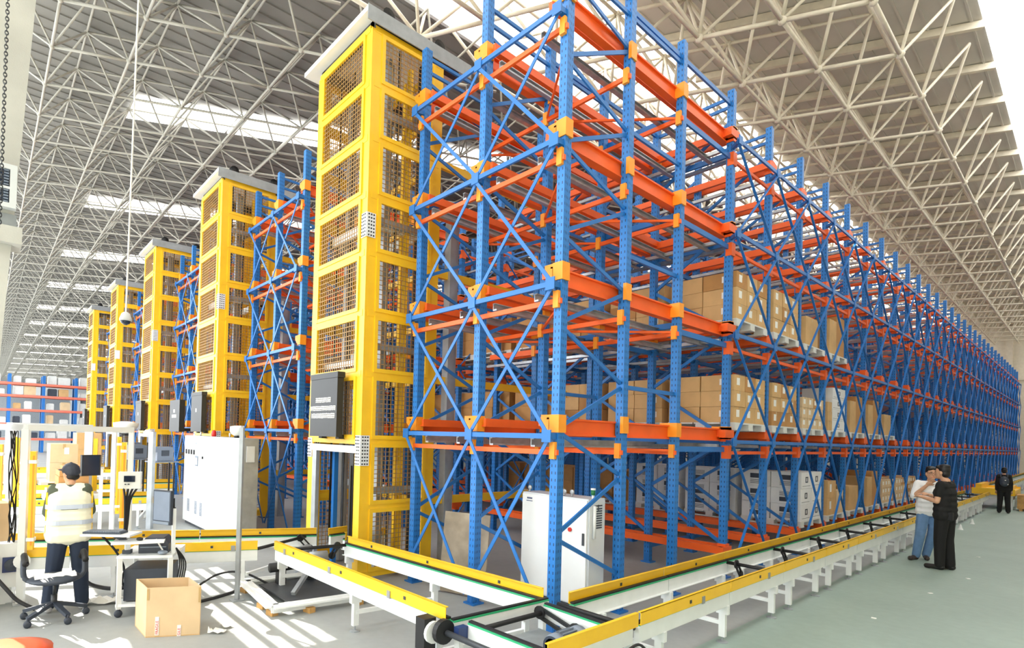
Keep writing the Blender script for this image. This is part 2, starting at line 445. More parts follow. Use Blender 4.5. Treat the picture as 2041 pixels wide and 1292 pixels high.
    for j, y in enumerate(st):
        for k, zt in enumerate([.5]+ZT):
            for s in (-1, 1):
                if j == 0 and s < 0 and False: continue
                yy = y+s*.11
                beams.append(box(XE-.1, X0+.05, yy-.03, yy+.03, zt-.13, zt-.02))
            lanecaps.append(join(box(X0-.06, X0+.065, y-.065, y+.065, zt-.2, zt+.02), box(X0-.02, X0+.075, y-.17, y+.13, zt-.14, zt-.02)))
            if k > 0:
                zn = ZN[k-1]
                for s in (-1, 1): grey.append(box(XE-.1, X0-.02, y+s*.2-.03, y+s*.2+.03, zn-.09, zn-.04))
                lanecaps.append(box(X0-.03, X0+.064, y-.056, y+.074, zn-.26, zn-.06))
        for i in range(len(XA)-1):
            a, b = XA[i], XA[i+1]
            if j % 2 == 0 or j < 4:
                for k in range(4):
                    z0 = .5+1.65*k
                    zig.append(bar((a, y, z0), (b, y, z0+.8), .03, .05)); zig.append(bar((b, y, z0+.8), (a, y, z0+1.6), .03, .05))
        for z in (7.28, 7.42): zig.append(bar((X0, y, z), (XA[1], y, z), .03, .05))
    xb = X0+.2
    for k, z in enumerate(ZN):
        for j, y in enumerate(st):
            plates.append(join(cbox(xb+.02, y-.18, z, .012, .12, .13), cbox(xb-.02, y-.18, z, .012, .05, .1))); stub.append(bar((xb, y-.18, z), (X0, y, z), .05, .05))
            if j+1 < len(st):
                y2 = st[j+1]
                ties.append(bar((xb, y-.18, z), (xb, y2-.18, z), .03, .055))
                thin.append(bar((X0+.03, y, z-.17), (X0+.03, y2, z-.17), .035, .05))
                z0 = zs[k]+.03; z1 = z-.03
                braces.append(bar((xb+.012, y-.18, z0), (xb+.012, y2-.18, z1), .038, .012, (0, 1, 0)))
                braces.append(bar((xb-.012, y2-.18, z0), (xb-.012, y-.18, z1), .038, .012, (0, 1, 0)))
    for x in XA[1:]:
        for z in [.28]+[q-.1 for q in ZN]:
            ties.append(bar((x, st[0], z), (x, yN, z), .04, .07))
    emit(t, 'column', cols, 'upright', uv=True)
    emit(t, 'base_plate', feet, 'blue', 120)
    emit(t, 'cross_brace', braces, 'blue'); emit(t, 'tie_bar', ties, 'blue'); emit(t, 'node_plate', plates, 'blue', 120)
    emit(t, 'stub_arm', stub, 'blue', 80)
    emit(t, 'frame_brace', zig, 'blue', 240)
    emit(t, 'beam_bracket', caps, 'amber_lit_orange', 140); emit(t, 'lane_bracket', lanecaps, 'orange', 200); emit(t, 'load_beam', beams, 'orange', 300)  # front brackets painted as lit, lane brackets in the plain orange
    emit(t, 'spacer_beam', thin, 'orange', 240); emit(t, 'shuttle_rail', grey, 'rail_steel', 200)
    return t
rack(0, 0, 31, 'long blue and orange pallet rack running down the aisle, cartons in its near bays', True, 2)
RL = ['blue and orange rack between the nearest and the second yellow tower', 'blue and orange rack between the second and the third yellow tower',
      'blue and orange rack between the third and the fourth yellow tower', 'blue and orange rack between the fourth and the fifth yellow tower']
for k in range(4): rack(k+1, -6.3*(k+1), (26, 14, 6, 4)[k], RL[k], k == 0, 2 if k < 3 else 0)

# ------------------------------------------------------------------ lift towers
RING = [.1, 1.035, 1.95, 2.89, 3.74, 4.58, 5.39, 6.19, 6.96, 7.72]
def tower(k, label):
    x1 = -6.62-6.3*k; x0 = x1-1.6; y0 = 3.97; y1 = 5.25
    t = thing('lift_tower', label, 'lift', (x1, y0, 0), 'yellow lift towers in front of the racks')
    fine = k < 3
    for x, y, sx, sy in ((x1, y0, -1, 1), (x0, y0, 1, 1), (x1, y1, -1, -1), (x0, y1, 1, -1)):
        a = .16
        bb = lambda xa, xb, ya, yb: box(min(x+sx*xa, x+sx*xb), max(x+sx*xa, x+sx*xb), min(y+sy*ya, y+sy*yb), max(y+sy*ya, y+sy*yb), .02, 7.72)
        g = join(bb(0, a, 0, .02), bb(0, .02, .02, a), bb(.02, .06, .02, .06))
        part(t, 'post', g, 'yellow')
        part(t, 'foot_plate', cbox(x-.03*(1 if sx < 0 else -1), y+.06*sy, .01, .24, .24, .02), 'dark_steel')
    def panel(p, u, n, wd, z0, z1):
        """framed wire panel: lower left corner p, direction u, outward n"""
        p = Vector(p); u = Vector(u); n = Vector(n); f = .055
        def q(a, z, d=0): return tuple(p+u*a+n*d+Vector((0, 0, z)))
        g = join(bar(q(f, z0+f/2), q(wd-f, z0+f/2), .036, f), bar(q(f, z1-f/2), q(wd-f, z1-f/2), .036, f),
                 bar(q(f/2, z0), q(f/2, z1), f, .04, tuple(n)), bar(q(wd-f/2, z0), q(wd-f/2, z1), f, .04, tuple(n)))
        o = part(t, 'guard_panel', g, 'yellow')
        st = .062 if fine else .1
        r = .0042 if fine else .006
        gs = []
        nx = max(2, int((wd-2*f)/st)); nz = max(2, int((z1-z0-2*f)/st))
        for i in range(1, nx): a = f+(wd-2*f)*i/nx; gs.append(bar(q(a, z0+f), q(a, z1-f), r*2, r*2))
        for i in range(1, nz): z = z0+f+(z1-z0-2*f)*i/nz; gs.append(bar(q(f, z), q(wd-f, z), r*2, r*2))
        mk('wire_grid', joinl(gs), 'wire', o, off=L_(t))
    for i in range(len(RING)-1):
        z0, z1 = RING[i]+.03, RING[i+1]-.03
        if i >= 2: panel((x0+.16, y0+.0, 0), (1, 0, 0), (0, -1, 0), x1-x0-.32, z0, z1)
        panel((x1, y0+.16, 0), (0, 1, 0), (1, 0, 0), y1-y0-.32, z0, z1)
        panel((x0, y1-.16, 0), (0, -1, 0), (-1, 0, 0), y1-y0-.32, z0, z1)
    for i, z in enumerate(RING):
        for a, b in (((x1-.02, y0+.05), (x1-.02, y1-.05)), ((x0+.02, y0+.05), (x0+.02, y1-.05)), ((x0+.05, y1-.02), (x1-.05, y1-.02)), ((x0+.05, y0+.02), (x1-.05, y0+.02))):
            if a[1] == b[1] == y0+.02 and i < 2: continue
            part(t, 'ring_rail', bar((a[0], a[1], z), (b[0], b[1], z), .05, .09), 'yellow')
    # hoist: masts, guide rails, belts, carriage
    xm = (x0+x1)/2
    for x in (x0+.28, x1-.28):
        part(t, 'mast', join(box(x-.05, x+.05, y0+.42, y0+.5, .02, 7.6), box(x-.05, x-.03, y0+.5, y0+.58, .02, 7.6)), 'grey_steel')
    for x, y in ((x1-.12, y0+.75), (x1-.45, y0+.9)): part(t, 'guide_rail', box(x-.03, x+.03, y-.03, y+.03, .02, 7.5), 'yellow')
    for x, y in ((x1-.2, y0+.3), (x1-.55, y0+.3), (x0+.2, y0+.3), (x0+.6, y0+.3), (x1-.2, y1-.3), (x1-.5, y1-.3), (x1-.12, y0+.55)):
        part(t, 'belt', box(x-.025, x+.025, y-.006, y+.006, .3, 7.7), 'black')
    for z in (1.2, 3.25, 5.05, 6.6):
        part(t, 'cross_beam', join(box(x1-.1, x1-.06, y0+.2, y1-.15, z, z+.1), box(x0+.1, x1-.1, y0+.62, y0+.66, z, z+.1)), 'grey_steel')
    zc = 5.02
    part(t, 'carriage', join(box(x0+.12, x1-.12, y0+.2, y0+.27, zc, zc+.13), box(x0+.12, x1-.12, y1-.3, y1-.23, zc, zc+.13), box(x0+.12, x0+.2, y0+.2, y1-.23, zc, zc+.13), box(x1-.2, x1-.12, y0+.2, y1-.23, zc, zc+.13)), 'white_paint')
    part(t, 'carriage', join(box(x0+.12, x1-.12, y0+.14, y0+.18, 3.05, 3.13)), 'white_paint')
    part(t, 'rear_mast', join(box(x1-.12, x1+.02, y1+.22, y1+.34, 0, 5.7), box(x1-.1, x1, y1+.34, y1+.4, 0, 5.7)), 'grey_steel')
    for z in (1.0, 2.85, 4.5, 6.2):
        part(t, 'rear_rail', box(x1-.09, x1-.03, y1+.0, 8.5, z, z+.12), 'yellow')
    # cap plate, oversailing, with its dark underside beam and lamps
    part(t, 'cap_plate', prism([(x0-.3, 7.86), (x1+.06, 7.86), (x1+.06, 7.93), (x0-.3, 7.93)], 'y', y0-.12, y1+.5), 'white_paint')
    part(t, 'cap_beam', join(box(x0+.05, x1-.02, y0+.04, y0+.12, 7.74, 7.86), box(x1-.12, x1, y0+.04, y1+.3, 7.72, 7.9), box(x0, x0+.12, y0+.04, y1+.3, 7.72, 7.86)), 'dark_steel')
    part(t, 'cap_fascia', box(x1+.06, x1+.075, y0-.12, y1+.5, 7.74, 7.95), 'grey_steel')
    for yy in (y0+.25, y1-.1):
        part(t, 'pulley', lathe((x1-.03, yy, 8.0), [(.02, -.06), (.1, -.05), (.07, 0), (.1, .05), (.02, .06)], 12, 'x'), 'black', True)
    # perforated corner plates
    def perf(zc, hgt, x):
        o = part(t, 'perforated_plate', join(box(x-.13, x+.012, y0-.014, y0-.006, zc-hgt/2, zc+hgt/2), box(x+.006, x+.014, y0-.014, y0+.13, zc-hgt/2, zc+hgt/2)), 'white_paint')
        gs = []
        n = int(hgt/.045)
        for i in range(n):
            z = zc-hgt/2+(i+.5)*hgt/n
            for q in (.03, .07, .11):
                gs.append(cbox(x-q, y0-.016, z, .02, .006, .02)); gs.append(cbox(x+.016, y0+q-.01, z, .006, .02, .02))
        if fine: mk('plate_hole', joinl(gs), 'black', o, off=L_(t), kind='stuff')
    perf(4.96, .34, x1); perf(1.82, .42, x1); perf(1.82, .3, x0+.13)
    # door portal under the front guards
    part(t, 'door_lintel', box(x0+.1, x1-.1, y0-.02, y0+.04, 1.78, 1.88), 'white_paint')
    part(t, 'door_jamb', join(box(x0+.17, x0+.3, y0-.01, y0+.05, .02, 1.78)), 'grey_steel'); part(t, 'door_jamb', join(box(x1-.28, x1-.17, y0-.01, y0+.05, .02, 1.78), box(x1-.24, x1-.2, y0-.03, y0-.01, .3, 1.6)), 'black')
    part(t, 'toothed_rail', join(*([box(x0+.75, x0+.84, y0+.5, y0+.53, .1, 1.9)]+[box(x0+.77, x0+.82, y0+.49, y0+.5, .15+.06*i, .18+.06*i) for i in range(28)])), 'grey_steel')
    part(t, 'blue_guide', box(x0+.43, x0+.5, y0+.2, y0+.27, .02, 1.78), 'blue')
    # black information board
    xb0, xb1, zb0, zb1 = x1-1.16, x1-.34, 2.0, 2.91
    b = part(t, 'board', join(box(xb0, xb1, y0-.2, y0-.1, zb0, zb1), box(xb0, xb1+.02, y0-.21, y0-.09, zb1-.07, zb1+.01)), 'sign_black')
    part(t, 'board_bracket', join(box(xb0+.1, xb0+.2, y0-.1, y0, zb0-.03, zb0+.03), box(xb1-.2, xb1-.1, y0-.1, y0, zb0-.03, zb0+.03)), 'black')
    rnd = random.Random(k)
    def line(z, xa, xb_, h):
        gs = []; x = xa
        while x < xb_-.03:
            wv = rnd.uniform(.035, .05)
            for q in range(3): gs.append(box(x+q*wv/3, x+q*wv/3+wv/3-.003, y0-.204, y0-.2, z-h/2*rnd.uniform(.8, 1), z+h/2*rnd.uniform(.8, 1)))
            gs.append(box(x, x+wv, y0-.204, y0-.2, z+h*.1, z+h*.25)); gs.append(box(x, x+wv, y0-.204, y0-.2, z-h*.3, z-h*.15))
            x += wv+.008
        return gs
    if k == 0: gs = line(2.53, xb0+.18, xb1-.17, .075)+line(2.41, xb0+.02, xb1-.02, .07)+line(2.3, xb0+.05, xb1-.05, .075)
    else: gs = line(2.5, xb0+.36, xb1-.36, .09)
    mk('lettering', joinl(gs), 'white_print', b, off=L_(t))
    return t
TL = ['yellow caged lift tower nearest the camera, black board with three white lines', 'second yellow caged lift tower, behind the large grey control cabinet',
      'third yellow caged lift tower from the nearest', 'fourth yellow caged lift tower, behind the hanging camera', 'fifth yellow caged lift tower, farthest of the whole row']
for k in range(5): tower(k, TL[k])
# ------------------------------------------------------------------ chain conveyors
def conveyor(label, n0, n1, f0, f1, legs, zt=.635, near_guard=True, far_guard=True, secs=None, shafts=(), group='white chain conveyors with yellow guard rails', fleg=True, rollers=False):
    """near line n0-n1 and far line f0-f1 (plan points); guards on both, chain beams inside them, legs at the given fractions"""
    n0, n1, f0, f1 = (Vector((*p, 0)) for p in (n0, n1, f0, f1))
    t = thing('chain_conveyor', label, 'conveyor', ((n0.x+f0.x)/2, (n0.y+f0.y)/2, 0), group)
    across = ((f0+f1)-(n0+n1))/2; across.z = 0
    for (a, b, inn, isnear) in ((n0, n1, 1, True), (f0, f1, -1, False)):
        d = (b-a).normalized(); s = Vector((-d.y, d.x, 0))
        if s.dot(across) < 0: s = -s
        s = s*inn           # towards the middle
        L = (b-a).length
        cuts = secs if secs else [0, 1]
        for u, v in zip(cuts[:-1], cuts[1:]):
            p = a+(b-a)*u+d*.008; q = a+(b-a)*v-d*.008
            if (near_guard if isnear else far_guard):
                part(t, 'guard_rail', join(bar(p+Vector((0, 0, zt-.055)), q+Vector((0, 0, zt-.055)), .006, .11), bar(p+s*.012+Vector((0, 0, zt-.003)), q+s*.012+Vector((0, 0, zt-.003)), .03, .006), bar(p-s*.012*0+s*.015+Vector((0, 0, zt-.107)), q+s*.015+Vector((0, 0, zt-.107)), .03, .006)), 'yellow')
                k = max(1, int((q-p).length/1.0))
                for i in range(k):
                    c = p+(q-p)*((i+.5)/k)
                    part(t, 'guard_bolt', bar(c-s*.009+Vector((0, 0, zt-.06)), c+s*.009+Vector((0, 0, zt-.06)), .03, .03), 'dark_steel')
                    part(t, 'guard_clip', bar(c+d*.25-s*.006+Vector((0, 0, zt-.12)), c+d*.25-s*.006+Vector((0, 0, zt-.05)), .05, .012, tuple(s)), 'rail_steel')
            o = .035
            part(t, 'side_beam', join(bar(p+s*o+Vector((0, 0, zt-.185)), q+s*o+Vector((0, 0, zt-.185)), .05, .13), bar(p+s*(o+.02)+Vector((0, 0, zt-.253)), q+s*(o+.02)+Vector((0, 0, zt-.253)), .08, .008)), 'white_paint')
            part(t, 'chain_guide', bar(p+s*(o+.003)+Vector((0, 0, zt-.113)), q+s*(o+.003)+Vector((0, 0, zt-.113)), .056, .014), 'green')
            part(t, 'chain', bar(p+s*(o+.003)+Vector((0, 0, zt-.098)), q+s*(o+.003)+Vector((0, 0, zt-.098)), .04, .018), 'black')
        for u in legs:
            c = a+(b-a)*u+s*.06
            if not isnear and not fleg: continue
            part(t, 'leg', join(bar(c+Vector((0, 0, .06)), c+Vector((0, 0, zt-.25)), .065, .045, tuple(d)), bar(c+Vector((0, 0, zt-.34)), c+Vector((0, 0, zt-.25)), .12, .046, tuple(d))), 'white_paint')
            part(t, 'levelling_foot', join(lathe((c.x, c.y, 0), [(.055, 0), (.055, .008), (.02, .016)], 10), tube(c, c+Vector((0, 0, .1)), .008)), 'grey_steel')
    for u in legs:
        a = n0+(n1-n0)*u; b = f0+(f1-f0)*u; e = (b-a).normalized()
        part(t, 'cross_bar', bar(a+e*.06+Vector((0, 0, .2)), b-e*.06+Vector((0, 0, .2)), .04, .04), 'white_paint')
    for u in shafts:
        a = n0+(n1-n0)*u; b = f0+(f1-f0)*u; e = (b-a).normalized(); d = (n1-n0).normalized()
        z = Vector((0, 0, zt-.12))
        part(t, 'drive_shaft', tube(a+e*.05+z, b-e*.05+z, .022, 8), 'black', True)
        c = b-e*.18
        part(t, 'drive_chain', join(lathe(tuple(c+z), [(.02, -.012), (.055, -.01), (.055, .01), (.02, .012)], 12, 'x'), bar(c+z+Vector((0, 0, .045)), c+z+d*.14+Vector((0, 0, -.11)), .02, .02), bar(c+z-Vector((0, 0, .045)), c+z+d*.14+Vector((0, 0, -.2)), .02, .02), lathe(tuple(c+z+d*.14+Vector((0, 0, -.155))), [(.02, -.012), (.05, -.01), (.05, .01), (.02, .012)], 12, 'x')), 'black')
        m = c+d*.16-e*.06+z+Vector((0, 0, -.155))
        part(t, 'drive_motor', tube(m, m-e*.24, .07, 10), 'grey_steel', True)
    if rollers:
        k = int((n1-n0).length/.3)
        for i in range(k):
            u = (i+.5)/k; a = n0+(n1-n0)*u; b = f0+(f1-f0)*u; e = (b-a).normalized()
            part(t, 'roller', tube(a+e*.08+Vector((0, 0, zt-.13)), b-e*.08+Vector((0, 0, zt-.13)), .03, 8), 'rail_steel', True)
    return t
# the long one down the aisle
Y0, Y1 = 4.18, 26.4
ybr = [4.18, 5.9]+[7.4+1.55*k for k in range(13)]
fr = lambda y: (y-Y0)/(Y1-Y0)
legsY = [4.6, 5.87]+[q for k in range(12) for q in (7.18+1.55*k, 7.73+1.55*k)]
conveyor('long white chain conveyor with yellow guards beside the aisle walkway', (-2.46, Y0), (-2.46, Y1), (-3.2, Y0), (-3.1, Y1), [fr(y) for y in legsY], secs=[fr(y) for y in ybr if y <= Y1]+[1], shafts=[fr(q-.03) for q in ybr[2:]])
# branch in front of the near rack
conveyor('white chain conveyor branch crossing in front of the near rack and its leaning board', (-3.5, 2.96), (-6.95, 2.92), (-3.42, 4.1), (-6.77, 3.9), [.05, .44, .96], shafts=[.985])
# infeed beside the worker
conveyor('white chain conveyor under the aluminium gate beside the worker', (-8.2, 0.0), (-7.05, 2.75), (-9.4, -.1), (-7.58, 3.84), [.1, .45, .94], secs=[0, .3, .63, 1], shafts=[.97])
conveyor('short chain conveyor inside the doorway of the nearest yellow tower', (-7.0, 3.98), (-7.06, 4.75), (-7.45, 3.95), (-7.58, 4.7), [.5])
conveyor('chain conveyor behind the gate, before the second yellow tower', (-13.2, .1), (-12.55, 2.85), (-14.5, .1), (-13.75, 3.3), [.15, .5, .85], secs=[0, .55, 1], shafts=[.4])
conveyor('chain conveyor behind the cardboard stacks, before the third yellow tower', (-16.6, 0), (-15.5, 3.8), (-18.0, 0), (-17.05, 4.2), [.15, .5, .85], secs=[0, .5, 1], shafts=[.6])
conveyor('chain conveyor farthest back on the infeed side, before the fourth tower', (-22.4, 0), (-21.6, 3.8), (-23.6, 0), (-22.9, 4.0), [.15, .5, .85])

def corner_transfer():
    t = thing('corner_transfer', 'corner transfer unit of the conveyor with electric motor, in front of the rack corner', 'conveyor', (-2.95, 3.5, 0))
    zt = .53
    def beam(a, b, nm='lift_beam'):
        a = Vector((*a, 0)); b = Vector((*b, 0)); z = lambda h: Vector((0, 0, h))
        part(t, nm, bar(a+z(zt-.075), b+z(zt-.075), .05, .13), 'white_paint')
        part(t, 'chain_guide', bar(a+z(zt-.004), b+z(zt-.004), .056, .014), 'green'); part(t, 'chain', bar(a+z(zt+.01), b+z(zt+.01), .036, .016), 'black')
    beam((-3.46, 2.99), (-3.4, 4.12)); beam((-2.52, 3.0), (-2.5, 4.1))
    beam((-3.34, 3.08), (-2.56, 3.1), 'cross_beam'); beam((-3.3, 3.98), (-2.55, 3.95), 'cross_beam')
    part(t, 'guard_rail', join(bar((-2.46, 3.0, .58), (-2.46, 4.15, .58), .006, .11), bar((-2.47, 3.0, .635), (-2.47, 4.15, .635), .03, .006)), 'yellow')
    part(t, 'drive_shaft', tube((-3.3, 3.1, .47), (-3.28, 3.92, .47), .022, 10), 'black', True)
    part(t, 'drive_shaft', tube((-3.42, 2.9, .46), (-2.5, 2.93, .46), .024, 10), 'dark_steel', True)
    part(t, 'drive_shaft', tube((-3.3, 4.16, .5), (-2.5, 4.16, .5), .022, 10), 'black', True)
    part(t, 'sprocket', lathe((-3.46, 2.9, .46), [(.03, -.03), (.1, -.025), (.1, .025), (.03, .03)], 18, 'x'), 'black')
    part(t, 'gear_box', join(cbox(-3.62, 2.84, .42, .12, .12, .26), cbox(-3.62, 2.84, .27, .08, .08, .06)), 'black')
    part(t, 'gear_flange', lathe((-3.54, 2.86, .44), [(.03, -.02), (.09, -.015), (.09, .015), (.03, .02)], 16, 'x'), 'white_paint')
    part(t, 'motor_end', lathe((-3.62, 2.84, 0), [(.07, .0), (.1, .02), (.11, .1), (.08, .16), (.06, .25)], 14), 'black', True)
    # the finned motor, lying along the aisle
    m = (-2.78, 3.62, .42)
    part(t, 'motor', lathe(m, [(.06, -.18), (.09, -.17), (.095, -.14), (.095, -.1), (.082, -.1), (.082, .1), (.095, .1), (.1, .18), (.05, .2)], 20, 'y'), 'plastic_grey', True)
    fins = []
    for i in range(16):
        a = 2*pi*i/16
        fins.append(bar((m[0]+.09*cos(a), m[1]-.09, m[2]+.09*sin(a)), (m[0]+.09*cos(a), m[1]+.09, m[2]+.09*sin(a)), .02, .006, (-sin(a), 0, cos(a))))
    part(t, 'motor_fins', joinl(fins), 'plastic_grey', kind='stuff')
    part(t, 'fan_grille', joinl([lathe((m[0], m[1]-.182, m[2]), [(r-.008, 0), (r+.004, 0), (r+.004, -.003), (r-.008, -.003)], 20, 'y') for r in (.02, .04, .06, .08)]), 'plastic_dark')
    part(t, 'motor_flange', cbox(m[0], m[1]+.14, m[2]-.09, .14, .1, .05), 'plastic_grey')
    part(t, 'drive_chain', join(bar((-3.3, 3.92, .5), (-2.9, 3.86, .44), .024, .03), bar((-3.3, 3.92, .42), (-2.9, 3.86, .36), .024, .03), lathe((-3.3, 3.9, .47), [(.02, -.012), (.06, -.01), (.06, .01), (.02, .012)], 12, 'y'), lathe((-2.86, 3.85, .42), [(.02, -.012), (.08, -.01), (.08, .01), (.02, .012)], 14, 'y')), 'black')
    part(t, 'bed_plate', box(-3.36, -2.52, 3.12, 3.96, .29, .3), 'grey_steel')
    for x, y in ((-3.44, 3.05), (-3.42, 4.08), (-2.5, 3.05), (-2.5, 4.08)):
        part(t, 'leg', bar((x, y, .05), (x, y, zt-.13), .06, .045), 'white_paint'); part(t, 'levelling_foot', lathe((x, y, 0), [(.055, 0), (.055, .008), (.015, .016), (.015, .06)], 10), 'grey_steel')
    for s in ((-3.42, 3.05, -2.5, 3.05), (-3.42, 4.08, -2.5, 4.08), (-2.5, 3.05, -2.5, 4.08)):
        part(t, 'cross_bar', bar((s[0], s[1], .2), (s[2], s[3], .2), .04, .04), 'white_paint')
    part(t, 'motor_housing', cbox(-3.36, 3.0, .46, .06, .1, .1), 'machine_blue')
corner_transfer()
def base_frame():
    t = thing('transfer_base', 'low white base frame on small wood blocks, under the conveyor crossing', 'machine base', (-6.6, 3.0, 0))
    zb = .06
    pts = [(-7.18, 2.62), (-5.93, 2.5), (-5.78, 3.62), (-7.0, 3.75)]
    for a, b in zip(pts, pts[1:]+pts[:1]):
        part(t, 'channel', join(bar((*a, zb+.05), (*b, zb+.05), .16, .02), bar((*a, zb+.025), (*b, zb+.025), .03, .09)), 'white_paint')
    for x, y in ((-7.05, 2.6), (-6.3, 2.53), (-6.0, 2.52), (-5.86, 2.9), (-5.8, 3.5), (-6.6, 3.66)):
        part(t, 'wood_block', cbox(x, y, zb/2, .12, .08, zb, .2), 'wood')
    part(t, 'base_plate', box(-7.0, -6.0, 2.75, 3.6, .07, .085), 'dark_steel')
    part(t, 'cylinder', tube((-6.9, 2.85, .3), (-6.9, 3.5, .3), .06, 10), 'black', True); part(t, 'cylinder_stand', join(box(-6.95, -6.85, 2.95, 3.05, .085, .3), box(-6.95, -6.85, 3.35, 3.45, .085, .3)), 'black')
    part(t, 'lift_arm', bar((-6.3, 2.9, .1), (-6.7, 3.4, .4), .05, .05), 'grey_steel')
base_frame()
def yellow_transfer():
    t = thing('yellow_transfer', 'yellow transfer carriage at the far end of the long conveyor', 'conveyor', (-2.5, 28, 0))
    part(t, 'deck', box(-3.0, -1.9, 27.2, 29.2, .5, .68), 'yellow'); part(t, 'deck_guard', join(box(-3.0, -1.9, 27.15, 27.2, .5, .72), box(-3.0, -1.9, 29.2, 29.25, .5, .74))  , 'yellow'); part(t, 'side_guard', join(box(-2.9, -2.75, 27.2, 29.2, .68, .86), box(-2.15, -2.0, 27.2, 29.2, .68, .8)), 'yellow')
    part(t, 'side_beam', box(-2.95, -1.95, 27.25, 29.15, .36, .5), 'white_paint')
    part(t, 'drive_motor', lathe((-2.7, 27.1, .42), [(.03, -.1), (.1, -.09), (.1, .1), (.03, .12)], 14, 'y'), 'black', True)
    for x in (-2.9, -2.0):
        for y in (27.35, 29.05): part(t, 'leg', bar((x, y, 0), (x, y, .36), .08, .08), 'white_paint')
    t = thing('wood_crate', 'pale wooden crate at the far end of the aisle beyond the person in black', 'crate', (-1.2, 27.6, 0))
    for k in range(4): part(t, 'plank', box(-1.85, -.3, 27.2, 27.22, .08+.11*k, .18+.11*k), 'wood')
    part(t, 'lid', box(-1.87, -.28, 27.18, 28.1, .52, .55), 'wood'); part(t, 'crate_body', box(-1.84, -.31, 27.22, 28.08, .07, .52), 'wood')
    for x in (-1.8, -1.08, -.4): part(t, 'skid', box(x, x+.08, 27.2, 28.08, 0, .07), 'wood')
    t2 = conveyor('far roller conveyor running on to the end wall beyond the yellow carriage', (-2.5, 29.6), (-2.7, 54), (-3.15, 29.6), (-3.3, 54), [.04+.0925*k for k in range(11)], rollers=False, zt=.66)
yellow_transfer()

# ------------------------------------------------------------------ control cabinets, board, post, hanging camera
def cabinet_near():
    x0, x1, y0, y1, z0, z1 = -4.87, -3.85, 5.35, 5.69, .1, 1.36
    # stands between the first and second column rows
    t = thing('control_cabinet', 'white control cabinet with green beacon behind the corner column of the near rack', 'cabinet', ((x0+x1)/2, (y0+y1)/2, 0))
    part(t, 'body', box(x0, x1, y0+.02, y1, z0, z1), 'cabinet_grey'); part(t, 'plinth', box(x0+.02, x1-.02, y0+.03, y1-.02, 0, z0), 'dark_steel')
    xm = x0+.52
    for a, b in ((x0+.01, xm-.004), (xm+.004, x1-.01)):
        part(t, 'door', box(a, b, y0, y0+.018, z0+.02, z1-.02), 'cabinet_white')
    part(t, 'side_panel', box(x1, x1+.012, y0+.03, y1-.01, z0+.02, z1-.02), 'cabinet_grey')
    for x, y in ((x0+.06, y0+.08), (x0+.4, y0+.1), (xm+.1, y0+.08), (xm+.2, y0+.1)):
        part(t, 'lifting_eye', join(tube((x, y, z1), (x, y, z1+.03), .01), lathe((x, y, z1+.055), [(.016, -.007), (.032, -.006), (.032, .006), (.016, .007)], 12, 'y')), 'rail_steel', True)
    part(t, 'beacon', join(tube((x1-.04, y0+.16, z1), (x1-.04, y0+.16, z1+.04), .016, 10), tube((x1-.04, y0+.16, z1+.1), (x1-.04, y0+.16, z1+.12), .03, 10)), 'white_paint'); part(t, 'beacon_lens', tube((x1-.04, y0+.16, z1+.04), (x1-.04, y0+.16, z1+.1), .026, 10), 'lamp_green', True)
    part(t, 'push_button', tube((x1-.24, y0-.015, .98), (x1-.24, y0, .98), .026, 12), 'red', label='red push button')
    part(t, 'push_button', tube((xm+.07, y0-.012, 1.02), (xm+.07, y0, 1.02), .018, 12), 'yellow', label='yellow push button')
    part(t, 'door_handle', box(x1-.06, x1-.035, y0-.015, y0, .82, .96), 'dark_steel')
    part(t, 'conduit', join(tube((x1+.03, y0+.1, .9), (x1+.03, y0+.1, 1.28), .02, 8)), 'white_paint', True)
    g = [box(x1+.012, x1+.016, y0+.12, y0+.27, 1.06+.028*i, 1.075+.028*i) for i in range(9)]+[box(x1+.012, x1+.017, y0+.12, y0+.27, 1.32, 1.335), box(x1+.012, x1+.017, y0+.19, y0+.2, 1.26, 1.34)]
    part(t, 'notice', joinl([([(a, b, c-.05) for a, b, c in q[0]], q[1]) for q in g]), 'plastic_dark', label='printed notice')
    for x in (x0+.07, xm+.03): part(t, 'maker_plate', joinl([cbox(x+.03+.022*i, y0-.002, 1.29, .016, .004, .02) for i in range(4)]+[cbox(x+.06, y0-.002, 1.255, .1, .004, .008)]), 'machine_blue')
cabinet_near()
